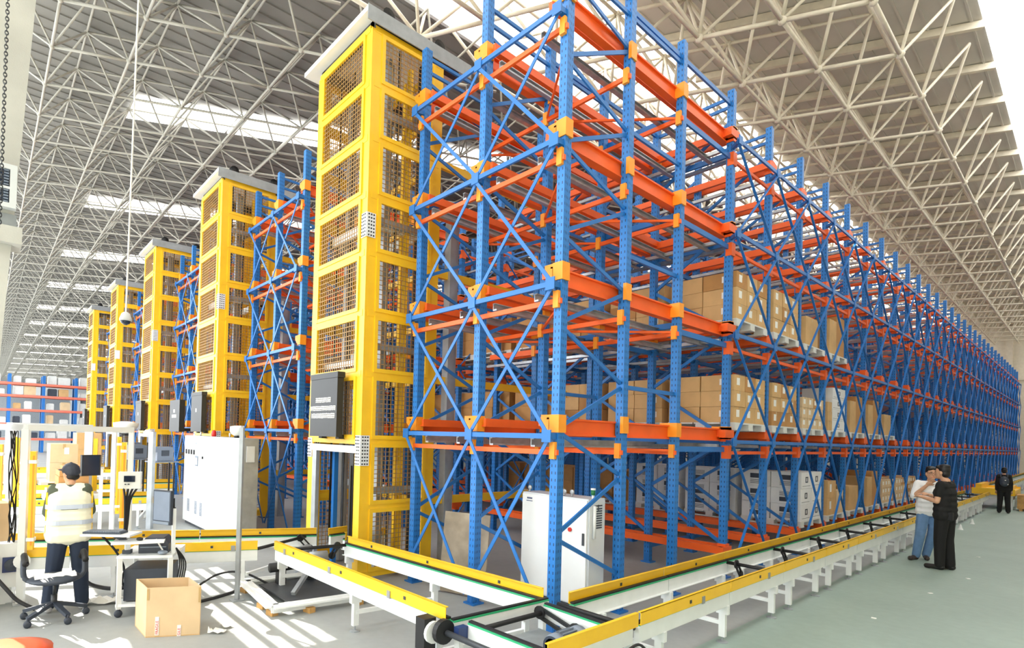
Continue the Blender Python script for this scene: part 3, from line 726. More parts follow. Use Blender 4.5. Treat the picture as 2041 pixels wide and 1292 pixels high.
def cabinet_far():
    x0, x1, y0, y1, z0, z1 = -13.17, -9.7, 3.42, 3.74, .06, 1.92
    t = thing('control_cabinet', 'large pale grey control cabinet with meters in front of the second tower', 'cabinet', ((x0+x1)/2, (y0+y1)/2, 0))
    part(t, 'body', box(x0, x1, y0+.02, y1, z0, z1), 'grey_steel'); part(t, 'plinth', box(x0+.05, x1-.02, y0+.04, y1-.02, 0, z0), 'dark_steel')
    xm = x0+1.52
    part(t, 'door', box(x0, xm-.006, y0, y0+.018, z0+.01, z1-.01), 'cabinet_white'); part(t, 'door', box(xm+.006, x1, y0, y0+.018, z0+.01, z1-.01), 'cabinet_grey')
    part(t, 'side_panel', box(x1, x1+.012, y0+.02, y1-.01, z0+.02, z1-.02), 'grey_steel')  # shade of this side put into its darker colour
    for x in (x0+.8, x0+1.56, x0+2.6): part(t, 'lifting_eye', join(tube((x, y0+.1, z1), (x, y0+.1, z1+.03), .012), lathe((x, y0+.1, z1+.05), [(.018, -.008), (.035, -.007), (.035, .007), (.018, .008)], 10, 'y')), 'rail_steel', True)
    for i in range(4):
        x = x0+.16+.19*i
        part(t, 'meter', join(box(x-.045, x+.045, y0-.012, y0, 1.52, 1.62)), 'black')
    part(t, 'display', box(x0+.84, x0+1.02, y0-.012, y0, 1.29, 1.5), 'plastic_grey'); part(t, 'display_screen', box(x0+.87, x0+.99, y0-.016, y0-.012, 1.32, 1.46), 'white_print')
    part(t, 'selector_switch', tube((x0+1.34, y0-.02, 1.48), (x0+1.34, y0, 1.48), .028, 10), 'black')
    part(t, 'nameplate', box(x0+.06, x0+.25, y0-.003, y0, 1.78, 1.82), 'screen_grey'); part(t, 'nameplate', box(x0+.8, x0+.9, y0-.003, y0, 1.74, 1.78), 'screen_grey')
    for x in (x0+.42, x0+.95, x0+1.3):
        part(t, 'vent', joinl([box(x-.07, x+.07, y0-.008, y0, .3+.03*i, .318+.03*i) for i in range(9)]), 'screen_grey')
    part(t, 'beacon', lathe((x0+1.6, y0+.12, z1), [(.04, 0), (.05, .03), (.045, .1), (.02, .13)], 12), 'red', True)
    part(t, 'document_pocket', join(box(x1+.012, x1+.03, y0+.1, y0+.24, 1.5, 1.78), box(x1+.03, x1+.034, y0+.12, y0+.22, 1.7, 1.75)), 'cabinet_grey')
    part(t, 'door_handle', box(x1-.05, x1-.03, y0-.02, y0, .12, .26), 'rail_steel')
cabinet_far()
def leaning_board():
    a = Vector((-5.66, 4.64, .02)); b = Vector((-5.02, 4.86, .02)); tilt = Vector((-.08, .16, 1.02)); n = (b-a).cross(tilt).normalized()*.018
    v = [tuple(p) for p in (a, b, b+tilt, a+tilt, a+n, b+n, b+tilt+n, a+tilt+n)]
    # front face towards the conveyor
    single('plywood_board', (v, BOXF), 'plywood', 'worn grey plywood board leaning between the front columns of the near rack', 'board', loc=tuple(a))
    single('board_block', cbox(-5.72, 4.6, .02, .06, .05, .04), 'white_paint', 'small white block on the floor at the foot of the leaning board', 'block', loc=(-5.72, 4.6, 0))
leaning_board()
def post_lamp():
    t = thing('sensor_post', 'slim grey steel post with white lamp head beside the conveyor crossing', 'post', (-6.77, 2.82, 0))
    part(t, 'post', tube((-6.77, 2.4, .0), (-6.77, 2.4, 2.09), .033, 4), 'grey_steel'); part(t, 'base_plate', cbox(-6.77, 2.4, .005, .14, .14, .01), 'grey_steel')
    part(t, 'lamp_head', lathe((-6.86, 2.37, 2.04), [(.02, -.06), (.07, -.03), (.085, .01), (.08, .06), (.03, .07)], 14), 'white_paint', True)
    part(t, 'bracket', bar((-6.86, 2.37, 2.1), (-6.76, 2.4, 2.1), .05, .02), 'white_paint')
    part(t, 'lens', tube((-6.86, 2.37, 1.96), (-6.86, 2.37, 1.985), .035, 10), 'black')
    t = thing('sensor_post', 'grey post with large white dome lamp above the gate', 'post', (-15.2, 2.5, 0))
    part(t, 'post', tube((-15.35, 2.5, 0), (-15.35, 2.5, 2.15), .08, 4), 'grey_steel')
    part(t, 'lamp_head', lathe((-15.2, 2.62, 2.1), [(.06, -.2), (.16, -.16), (.26, -.02), (.27, .06), (.1, .1)], 14), 'white_paint', True); part(t, 'lens', tube((-15.2, 2.62, 1.86), (-15.2, 2.62, 1.9), .12, 10), 'black')
    t = thing('sensor_post', 'grey post standing right of the gate, in front of the third tower', 'post', (-12.9, 2.6, 0))
    part(t, 'post', tube((-12.6, 2.65, 0), (-12.6, 2.65, 1.98), .07, 4), 'grey_steel'); part(t, 'lamp_head', lathe((-12.75, 2.6, 1.96), [(.02, -.08), (.07, -.05), (.09, 0), (.05, .06)], 12), 'white_paint', True)
post_lamp()
def hanging_camera():
    t = thing('hanging_camera', 'small dome camera hanging on a long white rod from the roof', 'camera', (-8.62, 1.44, 9.7))
    part(t, 'rod', tube((-8.62, 1.44, 3.55), (-8.55, 1.46, 9.8), .012, 6), 'white_paint'); part(t, 'housing', lathe((-8.62, 1.44, 3.5), [(.02, .12), (.05, .1), (.075, .03), (.075, 0), (.02, 0)], 14), 'cabinet_grey', True)
    part(t, 'dome', lathe((-8.62, 1.44, 3.5), [(.065, 0), (.055, -.03), (.02, -.055)], 14), 'glass_dark', True)
hanging_camera()

# ------------------------------------------------------------------ loads in the rack
ST = [8.69+1.506*k for k in range(12)]
BASE = [.48]+[z-.02 for z in ZT]
LV = ['on the floor', 'one level up', 'two levels up']
ORD = ['first', 'second', 'third', 'fourth', 'fifth', 'sixth', 'seventh', 'eighth', 'ninth', 'tenth']
def pallet(xf, yc, z, label, dx=1.1, dy=1.22):
    t = thing('plastic_pallet', label, 'pallet', (xf-dx/2, yc, z), 'white plastic pallets in the near rack')
    for k in range(5):
        a = xf-dx+dx*k/5+.008; part(t, 'deck_slat', box(a, a+dx/5-.016, yc-dy/2, yc+dy/2, z+.1, z+.125), 'pallet_white')
    for x in (xf-.08, xf-dx/2, xf-dx+.08):
        for y in (-dy/2+.09, 0, dy/2-.09): part(t, 'block', cbox(x, yc+y, z+.065, .15, .17, .07), 'pallet_white')
    for y in (-dy/2+.09, 0, dy/2-.09): part(t, 'runner', box(xf-dx, xf, yc+y-.08, yc+y+.08, z+.005, z+.03), 'pallet_white')
    return z+.126
def carton(x0, x1, y0, y1, z0, z1, label, m='carton', sheet='xy', group='cartons on pallets in the near rack', prnt=None):
    j = lambda: random.uniform(-.006, .006)
    x1 += j(); y0 += j()
    t = thing('carton', label, 'box', ((x0+x1)/2, (y0+y1)/2, z0), group)
    part(t, 'box_body', join(box(x0+.003, x1, y0, y1-.003, z0, z1-.004)), m)
    if m != 'carton_white':
        zm = (y0+y1)/2
        part(t, 'tape', join(box(x0+.003, x1+.001, zm-.025, zm+.025, z1-.004, z1-.003), box(x1, x1+.0015, zm-.025, zm+.025, z1-.08, z1-.003)), 'tape')
    if 'x' in sheet:
        yy = y0+(y1-y0)*.35; part(t, 'label_sheet', box(x1, x1+.002, yy-.05, yy+.06, z0+(z1-z0)*.35, z0+(z1-z0)*.8), 'white_print')
    if 'y' in sheet:
        xx = x0+(x1-x0)*.7; part(t, 'label_sheet', box(xx-.07, xx+.06, y0-.002, y0, z0+(z1-z0)*.35, z0+(z1-z0)*.75), 'white_print')
    if prnt:
        h = z1-z0
        if 'x' in prnt:
            yy = y0+(y1-y0)*.5; part(t, 'print', join(box(x1, x1+.002, yy-.07, yy-.03, z0+h*.35, z0+h*.72), box(x1, x1+.002, yy+.03, yy+.07, z0+h*.35, z0+h*.72), box(x1, x1+.002, yy-.03, yy+.03, z0+h*.35, z0+h*.42), box(x1, x1+.002, yy-.03, yy+.03, z0+h*.65, z0+h*.72), box(x1, x1+.002, y0+.06, y1-.1, z0+h*.14, z0+h*.16)), 'plastic_dark')
        if 'y' in prnt:
            xa = x0+(x1-x0)*.3; xb = x0+(x1-x0)*.8
            q = random.random() < .5
            za, zb = (z0+h*.5, z0+h*.8) if q else (z0+h*.15, z0+h*.42)
            g = [box(xa, xb, y0-.002, y0, za, zb)]
            zz = z0+h*(.15 if q else .5)
            g += [box(xa, xb, y0-.002, y0, zz+h*.06*i, zz+h*.06*i+h*.025) for i in range(5)]
            part(t, 'print', joinl(g), 'plastic_dark')
    return t
def load(j, lv, i, kind, seen_front=False):
    yc = (ST[j]+ST[j+1])/2; xf = -3.67-1.2*i; z = BASE[lv]
    where = 'bay %s of the near rack from its open corner' % ORD[j]
    dp = '' if i == 0 else ' behind %s pallet%s' % (['', 'one', 'two', 'three', 'four', 'five', 'six', 'seven'][i], 's' if i > 1 else '')
    where = '%s near-rack bay %s%s' % (ORD[j], LV[lv], dp)
    zt = pallet(xf, yc, z, 'white plastic pallet, %s' % where)
    ya, yb = yc-.6, yc+.6
    if kind in ('c3', 'w3', 's3'):
        h = {'c3': .25, 'w3': .31, 's3': .2}[kind]; ny = {'c3': 3, 'w3': 2, 's3': 4}[kind]; nl = 3; nx = 2
        m = {'c3': 'carton', 'w3': 'carton_white', 's3': 'carton_pale'}[kind]
        nm = {'c3': 'brown carton', 'w3': 'white carton', 's3': 'pale carton'}[kind]
        for l in range(nl):
            for cx in range(nx):
                for cy in range(ny):
                    if cx > 0 and not (seen_front and cy == 0): continue
                    if i > 0 and not (seen_front and cy == 0): continue
                    xb1 = xf-.02-.54*cx; w = (yb-ya)/ny
                    pos = ['bottom', 'middle', 'top'][l]+(' layer %s along' % ORD[cy] if cx == 0 else ' layer inner')
                    carton(xb1-.53, xb1, ya+w*cy+.004, ya+w*(cy+1)-.004, zt+h*l, zt+h*(l+1), '%s, %s, %s' % (nm, pos, where), m if random.random() < .8 or kind == 'w3' else 'carton_dark',
                           ('' if kind == 'w3' else ('x' if i == 0 and cx == 0 else '')+('y' if seen_front and cy == 0 and cx == 0 else '')), prnt=None if kind != 'w3' else ('x' if cx == 0 and i == 0 else '')+('y' if seen_front else ''))
    elif kind == 't2':
        carton(xf-.6, xf-.02, ya+.05, ya+.5, zt, zt+.72, 'tall brown carton, nearer of two on the pallet, %s' % where, 'carton', '')
        carton(xf-.7, xf-.04, ya+.55, yb-.1, zt, zt+.85, 'tall brown carton, farther of two on the pallet, %s' % where, 'carton_dark', '')
    elif kind == 'b1':
        carton(xf-.7, xf-.02, ya+.1, ya+.8, zt, zt+.55, 'single brown carton on its pallet, %s' % where, 'carton', '')
    elif kind == 'c2':
        for l in range(2): carton(xf-.9, xf-.02, ya+.08, ya+.62, zt+.36*l, zt+.36*(l+1), 'brown carton, %s of two stacked, nearer stack, %s' % (['lower', 'upper'][l], where), 'carton', 'x')
        carton(xf-.9, xf-.02, ya+.68, yb-.05, zt, zt+.5, 'brown carton, farther stack, %s' % where, 'carton_pale', '')
    elif kind == 'wt':
        for l in range(4): carton(xf-.6, xf-.02, ya+.3, yb-.02, zt+.23*l, zt+.23*(l+1), 'white carton, %s from the pallet up, %s' % (ORD[l], where), 'carton_white', '', prnt='x')
        for l in range(3): carton(xf-.6, xf-.02, ya+.0, ya+.28, zt+.2*l, zt+.2*(l+1), 'narrow brown carton, %s from the pallet up, %s' % (ORD[l], where), 'carton', '')
for i in range(3):
    load(0, 1, i, 'c3', True); load(0, 2, i, 'c3', True)
    load(2, 0, i, 'w3', True)
load(1, 1, 0, 'c3'); load(2, 1, 0, 's3'); load(3, 1, 0, 'wt'); load(4, 1, 0, 't2'); load(5, 1, 0, 't2'); load(6, 1, 0, 'b1')
load(1, 2, 0, 'c3'); load(2, 2, 0, 'b1'); load(3, 2, 0, 't2')
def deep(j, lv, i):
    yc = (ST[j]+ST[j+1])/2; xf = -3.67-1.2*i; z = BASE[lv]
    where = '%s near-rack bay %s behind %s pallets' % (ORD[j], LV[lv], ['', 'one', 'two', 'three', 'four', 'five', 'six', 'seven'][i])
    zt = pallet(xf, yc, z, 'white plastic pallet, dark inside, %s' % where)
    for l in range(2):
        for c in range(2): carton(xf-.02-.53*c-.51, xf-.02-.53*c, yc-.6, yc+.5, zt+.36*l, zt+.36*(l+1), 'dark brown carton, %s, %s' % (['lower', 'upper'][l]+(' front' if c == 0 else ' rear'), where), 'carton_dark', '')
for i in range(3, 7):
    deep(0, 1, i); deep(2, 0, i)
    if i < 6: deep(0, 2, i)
load(3, 0, 0, 'c2'); load(4, 0, 0, 'b1'); load(5, 0, 0, 't2'); load(6, 0, 0, 's3'); load(7, 0, 0, 's3'); load(8, 0, 0, 's3')
# ------------------------------------------------------------------ people
def capsule(p0, r0, p1, r1, n=10, sx=1):
    """closed tapered capsule"""
    p0 = Vector(p0); p1 = Vector(p1); d = p1-p0; L = d.length; d.normalize()
    a = Vector((0, 0, 1)) if abs(d.z) < .9 else Vector((0, 1, 0))
    s = d.cross(a).normalized(); u = s.cross(d).normalized()
    prof = [(0, -r0)]+[(r0*cos(t), -r0*sin(t)) for t in (1.0, .5)]+[(r0, 0), (r1, L)]+[(r1*cos(t), L+r1*sin(t)) for t in (.5, 1.0)]+[(0, L+r1)]
    v = [tuple(p0+d*prof[0][1])]; f = []
    for r, h in prof[1:-1]: v += [tuple(p0+d*h+(s*cos(2*pi*i/n)+u*sin(2*pi*i/n))*r) for i in range(n)]
    v.append(tuple(p0+d*prof[-1][1])); m = len(prof)-2
    f += [(0, 1+(i+1) % n, 1+i) for i in range(n)]
    for k in range(m-1): f += [(1+k*n+i, 1+k*n+(i+1) % n, 1+(k+1)*n+(i+1) % n, 1+(k+1)*n+i) for i in range(n)]
    f += [(len(v)-1, 1+(m-1)*n+i, 1+(m-1)*n+(i+1) % n) for i in range(n)]
    return (v, f)
def ellipsoid(c, rx, ry, rz, n=14, m=9, rot=0):
    v = [(0, 0, -1)]; f = []
    for k in range(1, m):
        t = -pi/2+pi*k/m
        v += [(cos(t)*cos(2*pi*i/n), cos(t)*sin(2*pi*i/n), sin(t)) for i in range(n)]
    v.append((0, 0, 1))
    f += [(0, 1+(i+1) % n, 1+i) for i in range(n)]
    for k in range(m-2): f += [(1+k*n+i, 1+k*n+(i+1) % n, 1+(k+1)*n+(i+1) % n, 1+(k+1)*n+i) for i in range(n)]
    f += [(len(v)-1, 1+(m-2)*n+i, 1+(m-2)*n+(i+1) % n) for i in range(n)]
    cr, sr = cos(rot), sin(rot)
    return ([(c[0]+x*rx*cr-y*ry*sr, c[1]+x*rx*sr+y*ry*cr, c[2]+z*rz) for x, y, z in v], f)
def remesh(o, vox, sm=6):
    m = o.modifiers.new('remesh', 'REMESH'); m.mode = 'VOXEL'; m.voxel_size = vox; m.use_smooth_shade = True
    if sm:
        k = o.modifiers.new('smooth', 'SMOOTH'); k.factor = .5; k.iterations = sm
def V3(*a): return Vector(a)
def person(label, loc, rz, h, pose, looks):
    """local frame: x to the person's right, y forwards, z up; joints for a 1.72 m body"""
    sc = h/1.72
    o = None
    P = dict(hipR=V3(.09, 0, .9), hipL=V3(-.09, 0, .9), kneeR=V3(.1, .02, .49), kneeL=V3(-.1, .02, .49), ankR=V3(.11, -.02, .08), ankL=V3(-.11, -.02, .08),
             shR=V3(.175, 0, 1.4), shL=V3(-.175, 0, 1.4), elR=V3(.23, -.02, 1.12), elL=V3(-.23, -.02, 1.12), wrR=V3(.24, .08, .88), wrL=V3(-.24, .08, .88),
             head=V3(0, .03, 1.6), toeR=V3(.13, .15, .03), toeL=V3(-.13, .15, .03), face=0, lean=V3(0, 0, 0))
    P.update({k: (V3(*v) if isinstance(v, tuple) else v) for k, v in pose.items()})
    le = P['lean']
    def T(p):
        t = max(0, min(1, (p.z-.9)/.5)); return p+le*t
    for k in ('shR', 'shL', 'head'): P[k] = T(P[k])
    def hand(wr, el, side):
        d = (wr-el).normalized(); gs = []
        ref = V3(side, 0, 0)
        s = (ref-d*ref.dot(d)); s = s.normalized() if s.length > .1 else V3(0, 1, 0)
        nrm = d.cross(s).normalized()
        pc = wr+d*.045
        gs.append(capsule(wr, .024, wr+d*.07, .03)); gs.append(capsule(wr+d*.03+s*.018, .02, wr+d*.075+s*.022, .017)); gs.append(capsule(wr+d*.03-s*.018, .02, wr+d*.075-s*.022, .017))
        curl = -nrm if (-nrm).dot(V3(0, 1, 0)) >= (nrm).dot(V3(0, 1, 0)) else nrm
        for q, ln in ((-.03, .065), (-.01, .08), (.011, .085), (.031, .075)):
            b = wr+d*.08+s*q; k1 = b+d*ln*.5+curl*.01; k2 = k1+d*ln*.42+curl*.026
            gs.append(capsule(b, .0095, k1, .009)); gs.append(capsule(k1, .009, k2, .0075))
        tb = wr+d*.025+s*.024*(1 if side < 0 else 1); t1 = tb+s*.03+d*.035+curl*.012; t2 = t1+d*.03+curl*.01
        gs.append(capsule(tb, .013, t1, .011)); gs.append(capsule(t1, .011, t2, .009))
        return gs
    H = P['head']; fa = P['face']
    fx = lambda x, y, z: V3(H.x+x*cos(fa)-y*sin(fa), H.y+x*sin(fa)+y*cos(fa), H.z+z)
    neck0 = (P['shR']+P['shL'])/2+V3(0, -.01, .02)
    body = [ellipsoid(H, .073, .09, .112, rot=fa), ellipsoid(fx(0, .025, -.055), .055, .062, .06, rot=fa), capsule(neck0, .056, H+V3(0, -.01, -.06), .05),
            capsule(fx(0, .083, .012), .009, fx(0, .1, -.022), .013), capsule(fx(-.014, .088, -.026), .008, fx(.014, .088, -.026), .008),
            ellipsoid(fx(.074, -.005, -.01), .012, .022, .032, 8, 6, fa), ellipsoid(fx(-.074, -.005, -.01), .012, .022, .032, 8, 6, fa),
            capsule(fx(-.02, .083, -.058), .008, fx(.02, .083, -.058), .008), ellipsoid(fx(0, .07, -.09), .025, .02, .018, 8, 6, fa)]
    ch = (P['shR']+P['shL'])/2
    torso = [capsule(P['hipR']+V3(0, 0, .03), .105, P['hipL']+V3(0, 0, .03), .105), capsule(V3(-.06, 0, .98)+le*.1, .1, V3(.06, 0, .98)+le*.1, .1), capsule(V3(-.06, .0, 1.1)+le*.4, .098, V3(.06, .0, 1.1)+le*.4, .098),
             capsule(ch+V3(-.08, .01, -.14), .11, ch+V3(.08, .01, -.14), .11), capsule(P['shL']+V3(.03, 0, -.03), .075, P['shR']+V3(-.03, 0, -.03), .075), capsule(ch+V3(0, 0, .0), .07, neck0+V3(0, 0, .04), .055)]
    def arm(s, r0=.05, r1=.041, r2=.028): return [capsule(P['sh'+s], r0, P['el'+s], r1), capsule(P['el'+s], r1, P['wr'+s], r2)]
    def leg(s, a=.088, b=.058, c=.04): return [capsule(P['hip'+s], a, P['knee'+s], b), capsule(P['knee'+s], b, P['ank'+s], c)]
    def foot(s, g=0):
        a = P['ank'+s]; t = P['toe'+s]
        return [capsule(a+V3(0, 0, -.0), .04+g, V3(a.x, a.y, .045), .042+g), capsule(V3(a.x, a.y-.03, .042+g), .04+g, V3(t.x, t.y, .036+g), .034+g)]
    allb = body+torso+arm('R')+arm('L')+hand(P['wrR'], P['elR'], -1)+hand(P['wrL'], P['elL'], 1)+leg('R')+leg('L')+foot('R', -.008)+foot('L', -.008)
    G = lambda gs: xform(joinl(gs), s=sc)
    base = mk('person', G(allb), 'skin'); remesh(base, .0062*sc, 3)
    base.location = loc; base.rotation_euler = (0, 0, rz); base['label'] = label; base['category'] = 'person'
    def wear(name, gs, m, vox=.009, sm=5, lab=None):
        p = mk(name, G(gs), m, base, label=lab); remesh(p, vox*sc, sm); return p
    def grow(fn, g): return fn(g)
    # trousers, shoes
    lw = looks.get('leg', 1)
    tr = [capsule(P['hipR']+V3(0, 0, .05), .114, P['hipL']+V3(0, 0, .05), .114), capsule(P['hipR']+V3(-.03, 0, -.03), .106, P['hipL']+V3(.03, 0, -.03), .106)]
    for s in 'RL':
        hem = P['ank'+s]+(P['knee'+s]-P['ank'+s])*.02
        tr += [capsule(P['hip'+s], .105, P['knee'+s], .078*lw), capsule(P['knee'+s], .078*lw, hem, .066*lw)]
    wear('trousers', tr, looks['trousers'])
    for s in 'RL':
        sh = wear('shoe', foot(s, .004)+[capsule(V3(P['toe'+s].x, P['toe'+s].y-.03, .035), .042, V3(P['toe'+s].x, P['toe'+s].y, .035), .038)], looks['shoe'], .008, 3)
    # top
    g = .016; sl = looks.get('sleeve', 1.0)
    tp = [capsule(V3(-.096+.006*q, 0, .9+.09*q)+le*min(1, .05+.17*q), .127-.001*q, V3(.096-.006*q, 0, .9+.09*q)+le*min(1, .05+.17*q), .127-.001*q) for q in range(5)]+[capsule(V3(-.07, 0, .93)+le*.05, .112, V3(.07, 0, .93)+le*.05, .112), capsule(V3(-.07, 0, 1.08)+le*.35, .112, V3(.07, 0, 1.08)+le*.35, .112),
          capsule(ch+V3(-.085, .01, -.14), .122, ch+V3(.085, .01, -.14), .122), capsule(P['shL']+V3(.03, 0, -.03), .088, P['shR']+V3(-.03, 0, -.03), .088), capsule(ch, .08, neck0+V3(0, 0, .0), .066)]
    for s in 'RL':
        e = P['sh'+s]+(P['el'+s]-P['sh'+s])*min(sl, 1)
        tp.append(capsule(P['sh'+s], .068, e, .058))
        if sl > 1: tp.append(capsule(P['el'+s], .056, P['el'+s]+(P['wr'+s]-P['el'+s])*(sl-1), .044))
    wear(looks.get('topname', 'shirt'), tp, looks['top'])
    if 'vest' in looks:
        vp = [capsule(V3(-.1+.003*q, 0, .88+.08*q)+le*min(1, .05+.16*q), .138-.001*q, V3(.1-.003*q, 0, .88+.08*q)+le*min(1, .05+.16*q), .138-.001*q) for q in range(6)]+[capsule(V3(-.085, 0, .9)+le*.05, .128, V3(.085, 0, .9)+le*.05, .128), capsule(V3(-.085, 0, 1.1)+le*.4, .128, V3(.085, 0, 1.1)+le*.4, .128),
              capsule(ch+V3(-.09, .0, -.13), .134, ch+V3(.09, .0, -.13), .134), capsule(P['shL']+V3(.05, 0, -.01), .085, P['shR']+V3(-.05, 0, -.01), .085)]
        wear('vest', vp, looks['vest'])
    # hair or cap
    if 'cap' in looks:
        wear('cap', [ellipsoid(H+V3(0, -.006, .04), .088, .105, .085, rot=fa), ellipsoid(fx(0, -.02, .02), .084, .098, .07, rot=fa), ellipsoid(fx(0, .12, .035), .065, .07, .013, rot=fa), ellipsoid(fx(0, -.0, .125), .012, .012, .008)], looks['cap'], .007, 2)
        wear('hair', [ellipsoid(fx(0, -.045, -.035), .072, .055, .05, rot=fa)], 'hair', .007, 2)
    else:
        hp = [ellipsoid(fx(0, -.026, .042), .081, .088, .088, rot=fa), ellipsoid(fx(0, -.045, -.02), .078, .062, .075, rot=fa), ellipsoid(fx(.03, .045, .088), .045, .036, .028, rot=fa), ellipsoid(fx(-.03, .042, .09), .045, .036, .028, rot=fa), ellipsoid(fx(.0, -.03, .1), .07, .08, .04, rot=fa)]
        wear('hair', hp, 'hair', .008, 1)
    for q in (-.03, .03):
        mk('eye', G([ellipsoid(fx(q, .082, .012), .011, .006, .006, 8, 6, fa)]), 'black', base); mk('eyebrow', G([capsule(fx(q-.014, .086, .034), .004, fx(q+.014, .086, .034), .004, 6)]), 'hair', base)
    mk('mouth', G([capsule(fx(-.018, .089, -.058), .0045, fx(.018, .089, -.058), .0045, 6)]), 'pale_red', base)
    if looks.get('glasses'):
        gs = []
        for q in (-.033, .033):
            ring = [fx(q+.026*cos(t), .096, .01+.018*sin(t)) for t in [2*pi*i/12 for i in range(13)]]
            gs.append(polytube(ring, .0025, 5))
        gs += [tube(fx(-.008, .097, .013), fx(.008, .097, .013), .0025, 5), tube(fx(.058, .095, .015), fx(.076, 0, .01), .0025, 5), tube(fx(-.058, .095, .015), fx(-.076, 0, .01), .0025, 5)]
        mk('glasses', G(gs), 'black', base)
    return base, G, P, wear
def people():
    for nm, c in (('cloth_white', (240, 242, 246)), ('cloth_black', (18, 18, 20)), ('cloth_jeans', (106, 142, 186)), ('cloth_navy', (40, 52, 74)), ('cloth_olive', (84, 92, 78)), ('cap_navy', (40, 46, 62)), ('vest_white', (250, 248, 226)), ('vest_yellow', (252, 206, 60)), ('reflective', (196, 206, 224)), ('shoe_brown', (62, 50, 46)), ('shoe_black', (24, 22, 22)), ('shoe_white', (226, 228, 232))):
        mat(nm, c, .85 if 'cloth' in nm or 'vest' in nm else .5, var=.08 if 'jeans' in nm else .03, scale=9)
    # worker seen from behind: faces away from the camera, towards the racks at the far left
    rz = math.atan2(-(-.995), .1)        # forward (-1, .1)
    b, G, P, wear = person('person in navy cap and pale high-visibility vest standing at the infeed conveyor', (-7.5, .77, 0), rz, 1.66,
           dict(shR=(.15, 0, 1.39), shL=(-.15, 0, 1.39), elR=(.205, .05, 1.13), wrR=(.16, .25, 1.02), elL=(-.205, .05, 1.13), wrL=(-.15, .26, 1.0), head=(-.0, .07, 1.57), face=.55, lean=(0, .04, 0), kneeR=(.12, .03, .48), kneeL=(-.13, .03, .48), ankR=(.15, -.03, .08), ankL=(-.17, -.03, .08), toeR=(.2, .13, .03), toeL=(-.22, .13, .03)),
           dict(trousers='cloth_navy', top='cloth_olive', topname='jacket', sleeve=1.9, shoe='shoe_white', cap='cap_navy', vest='vest_white', leg=1.08))
    for z in (1.02, 1.2):
        g = []
        for i in range(28):
            a0, a1 = 2*pi*i/28, 2*pi*(i+1)/28
            f = lambda a: V3(math.copysign(.09, cos(a))+.139*cos(a), .139*sin(a)+.04*(z-.9), z)
            g.append(bar(f(a0), f(a1), .006, .05))
        mk('reflective_band', G(g), 'reflective', b)
    mk('vest_side', G([prism([(-.05, .86), (.06, .86), (.05, 1.36), (.0, 1.36)], 'x', .19, .226)]), 'vest_yellow', b)
    mk('vest_side', G([prism([(-.05, .86), (.06, .86), (.05, 1.36), (.0, 1.36)], 'x', -.226, -.19)]), 'vest_yellow', b)
    # man in white shirt: faces the camera, turned to the other man
    d = Vector((.35, -1, 0)); rz = math.atan2(-d.x, d.y)
    person('person in white shirt and blue jeans, hand raised to the chin, beside the conveyor', (-2.03, 13.33, 0), rz, 1.73,
           dict(elR=(.26, .1, 1.16), wrR=(.09, .2, 1.38), elL=(-.27, .06, 1.13), wrL=(-.02, .22, 1.12), face=.15, head=(.0, .05, 1.59), ankR=(.2, .06, .08), toeR=(.3, .2, .03), kneeR=(.15, .08, .48), kneeL=(-.04, .0, .49), ankL=(.03, -.1, .08), toeL=(.04, .06, .03)),
           dict(trousers='cloth_jeans', top='cloth_white', sleeve=.95, shoe='shoe_brown', glasses=True))
    # man in black: side view, facing the other man
    d = Vector((-1, .28, 0)); rz = math.atan2(-d.x, d.y)
    b, G, P, wear = person('person in black T-shirt and black trousers seen from the side on the aisle floor', (-1.71, 12.53, 0), rz, 1.78,
           dict(elL=(-.22, .02, 1.13), wrL=(-.14, .24, 1.17), elR=(.21, .06, 1.14), wrR=(.1, .27, 1.2), head=(0, .05, 1.6), ankL=(-.08, .03, .08), toeL=(-.1, .2, .03), kneeL=(-.09, .03, .49), kneeR=(.09, -.0, .49), ankR=(.09, -.04, .08), toeR=(.12, .12, .03), face=.1, shR=(.15, 0, 1.4), shL=(-.15, 0, 1.4)),
           dict(trousers='cloth_black', top='cloth_black', sleeve=.62, shoe='shoe_black', topname='t_shirt', leg=1.05))
    mk('belt_pouch', G([box(-.15, -.1, -.16, -.06, .84, .96)]), 'black', b)
    # far person from behind, backpack
    b, G, P, wear = person('person in black with a dark backpack, far down the aisle seen from behind', (-2.06, 25.75, 0), .1, 1.5,
           dict(shR=(.15, 0, 1.4), shL=(-.15, 0, 1.4), wrR=(.2, .05, .86), wrL=(-.2, .05, .86), elR=(.195, -.02, 1.12), elL=(-.195, -.02, 1.12), ankR=(.12, -.02, .08), ankL=(-.12, -.02, .08)), dict(trousers='cloth_black', top='cloth_black', topname='jacket', sleeve=1.9, shoe='shoe_black', leg=1.1))
    wear('backpack', [ellipsoid((0, -.17, 1.2), .14, .09, .2), ellipsoid((0, -.2, 1.12), .11, .08, .11)], 'plastic_dark', .01, 3)
    for q in (-.09, .09): mk('backpack_strap', G([polytube(smooth_path([(q, -.13, 1.36), (q*1.1, -.02, 1.49), (q*1.2, .12, 1.34), (q*1.3, .0, 1.08)]), .018)]), 'plastic_dark', b)
    mk('backpack_badge', G([cbox(.03, -.265, 1.25, .035, .01, .035), cbox(.1, -.24, 1.1, .03, .01, .03)]), 'white_print', b)
people()
